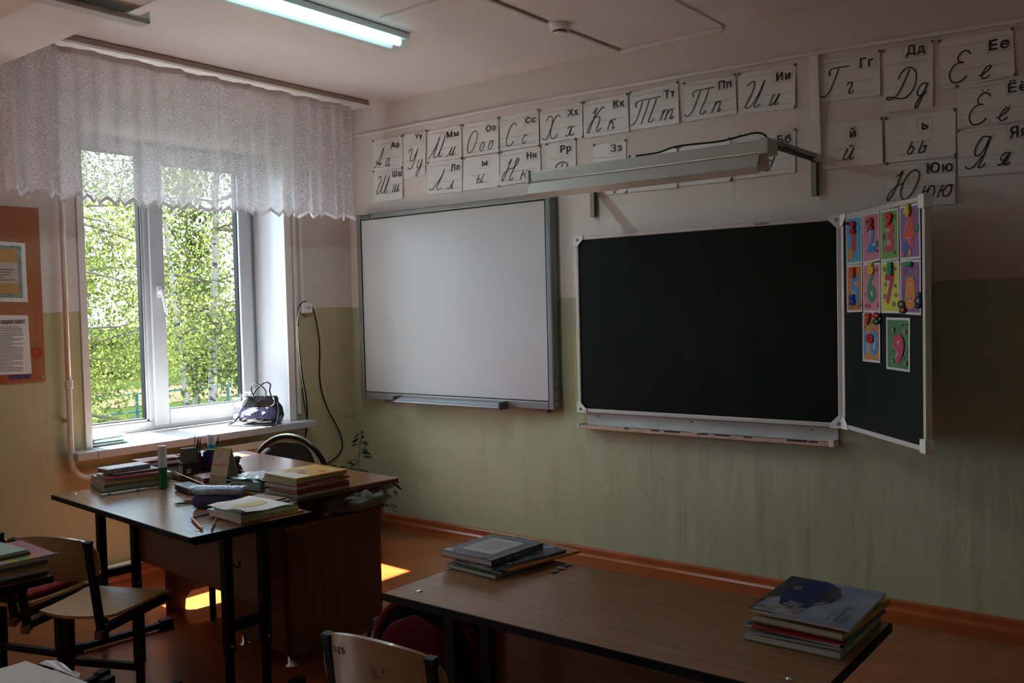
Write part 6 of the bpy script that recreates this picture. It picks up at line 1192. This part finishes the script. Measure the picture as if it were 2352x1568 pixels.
def leafmat(name, c1, c2):
    m = bpy.data.materials.new(name); m.use_nodes = True; n = m.node_tree; n.nodes.clear(); L = n.links.new
    o = n.nodes.new('ShaderNodeOutputMaterial'); d = n.nodes.new('ShaderNodeBsdfDiffuse'); t = n.nodes.new('ShaderNodeBsdfTranslucent'); x = n.nodes.new('ShaderNodeMixShader'); x.inputs[0].default_value = .5
    tc = n.nodes.new('ShaderNodeTexCoord'); nz = n.nodes.new('ShaderNodeTexNoise'); nz.inputs['Scale'].default_value = 1.7; r = n.nodes.new('ShaderNodeValToRGB'); L(tc.outputs['Object'], nz.inputs['Vector']); L(nz.outputs['Fac'], r.inputs[0])
    r.color_ramp.elements[0].position = .35; r.color_ramp.elements[1].position = .65; r.color_ramp.elements[0].color = (*c1, 1); r.color_ramp.elements[1].color = (*c2, 1)
    L(r.outputs[0], d.inputs[0]); L(r.outputs[0], t.inputs[0]); L(d.outputs[0], x.inputs[1]); L(t.outputs[0], x.inputs[2]); L(x.outputs[0], o.inputs[0]); return m
M_lf = leafmat('birch_leaves', (.055, .075, .02), (.13, .15, .04)); M_lf2 = leafmat('bush_leaves', (.045, .07, .02), (.08, .10, .03))
def tree(label, base, h, rad, nleaf, lsize, trunks, zlo=.12, m=M_lf, seed=1, branchn=26, bias=None):
    rn = random.Random(seed); t = thing('birch_tree', label, 'tree', base)
    tb = MB(); br = MB(); tips = []
    for (dx, dy, r0, lean) in trunks:
        P_ = spline([(dx, dy, 0), (dx+lean[0]*.3, dy+lean[1]*.3, h*.3), (dx+lean[0]*.7+.1, dy+lean[1]*.7, h*.65), (dx+lean[0], dy+lean[1], h)], 8)
        tb.tube(P_, [r0*(1-.85*i/(len(P_)-1)) for i in range(len(P_))], 10)
        for k in range(branchn):
            f = rn.uniform(zlo, .97); p = P_[int(f*(len(P_)-1))]; an = rn.uniform(0, 2*PI); Lb = rad*(1-.55*f)*rn.uniform(.55, 1.1)
            if bias: an = bias+rn.uniform(-1.1, 1.1)
            d = Vector((math.cos(an), math.sin(an), rn.uniform(.05, .55))); q = [p]
            for s_ in range(5): d = (d+Vector((rn.uniform(-.3, .3), rn.uniform(-.3, .3), rn.uniform(-.28, .08)))).normalized(); q.append(q[-1]+d*Lb/5)
            br.tube(spline(q, 3), [.035*(1-.8*i/15)*(r0/.14) for i in range(16)], 5); tips += q[1:]
            for s_ in range(6):
                a = rn.choice(q[1:]); e = Vector((rn.uniform(-1, 1), rn.uniform(-1, 1), rn.uniform(-1, .4))).normalized(); z2 = a+e*rn.uniform(.3, .8)+Vector((0, 0, -.15)); br.tube([a, (a+z2)/2+Vector((0, 0, .04)), z2], [.008, .006, .003], 4); tips += [z2, (a+z2)/2, z2]
    tb.build('trunk', M_bark, t, smooth=True); br.build('branches', M_dbark, t)
    vs = []; fs = []
    for k in range(nleaf):
        c = rn.choice(tips)+Vector((rn.gauss(0, .28), rn.gauss(0, .28), rn.gauss(-.08, .30))); a = Vector((rn.gauss(0, 1), rn.gauss(0, 1), rn.gauss(0, 1))).normalized(); b_ = a.cross(Vector((rn.gauss(0, 1), rn.gauss(0, 1), rn.gauss(0, 1)))).normalized(); s = lsize*rn.uniform(.6, 1.25); c.z = max(c.z, .2)
        i = len(vs); vs += [c-a*s*.6, c+b_*s*.38, c+a*s*.6, c-b_*s*.38]; fs.append((i, i+1, i+2, i+3))
    fo = MB(); fo.v = [tuple(v) for v in vs]; fo.f = fs; fo.m = [0]*len(fs); me = bpy.data.meshes.new('foliage'); me.from_pydata(fo.v, [], fs); me.materials.append(m); o = bpy.data.objects.new('foliage', me); COL.objects.link(o); o.parent = t; tag(o, kind='stuff'); return t
tree('twin-stemmed white birch with fresh green leaves outside right pane', (-12, 6.75, GZ), 12.5, 3.3, 34000, .062, [(0, 0, .12, (.2, .35)), (.2, -.35, .08, (-.3, -1.0))], .33, seed=3, branchn=30)
tree('nearer birch reaching long dark branches across the left pane', (-8.6, .9, GZ), 11, 3.6, 27000, .055, [(0, 0, .13, (0, .3))], .34, seed=11, branchn=34, bias=PI/2)
tree('distant pale green birch beyond the fence', (-24, 8.5, GZ), 12, 3.8, 9000, .16, [(0, 0, .15, (0, .3))], .12, m=M_lf2, seed=5, branchn=24)
tree('distant birch to the right beyond the fence', (-26, 15.5, GZ), 11, 3.6, 8000, .16, [(0, 0, .15, (0, -.3))], .2, m=M_lf2, seed=8, branchn=24)
for i, (x, y) in enumerate(((-63, 20), (-64, 31), (-63, 43), (-64, 54))):
    tree('hazy shrub far beyond the field, %s' % ['leftmost', 'second from left', 'second from right', 'rightmost'][i], (x, y, GZ+.04), 4.5, 5.5, 1800, .45, [(0, 0, .15, (0, 0))], .1, m=M_lf2, seed=20+i, branchn=14)
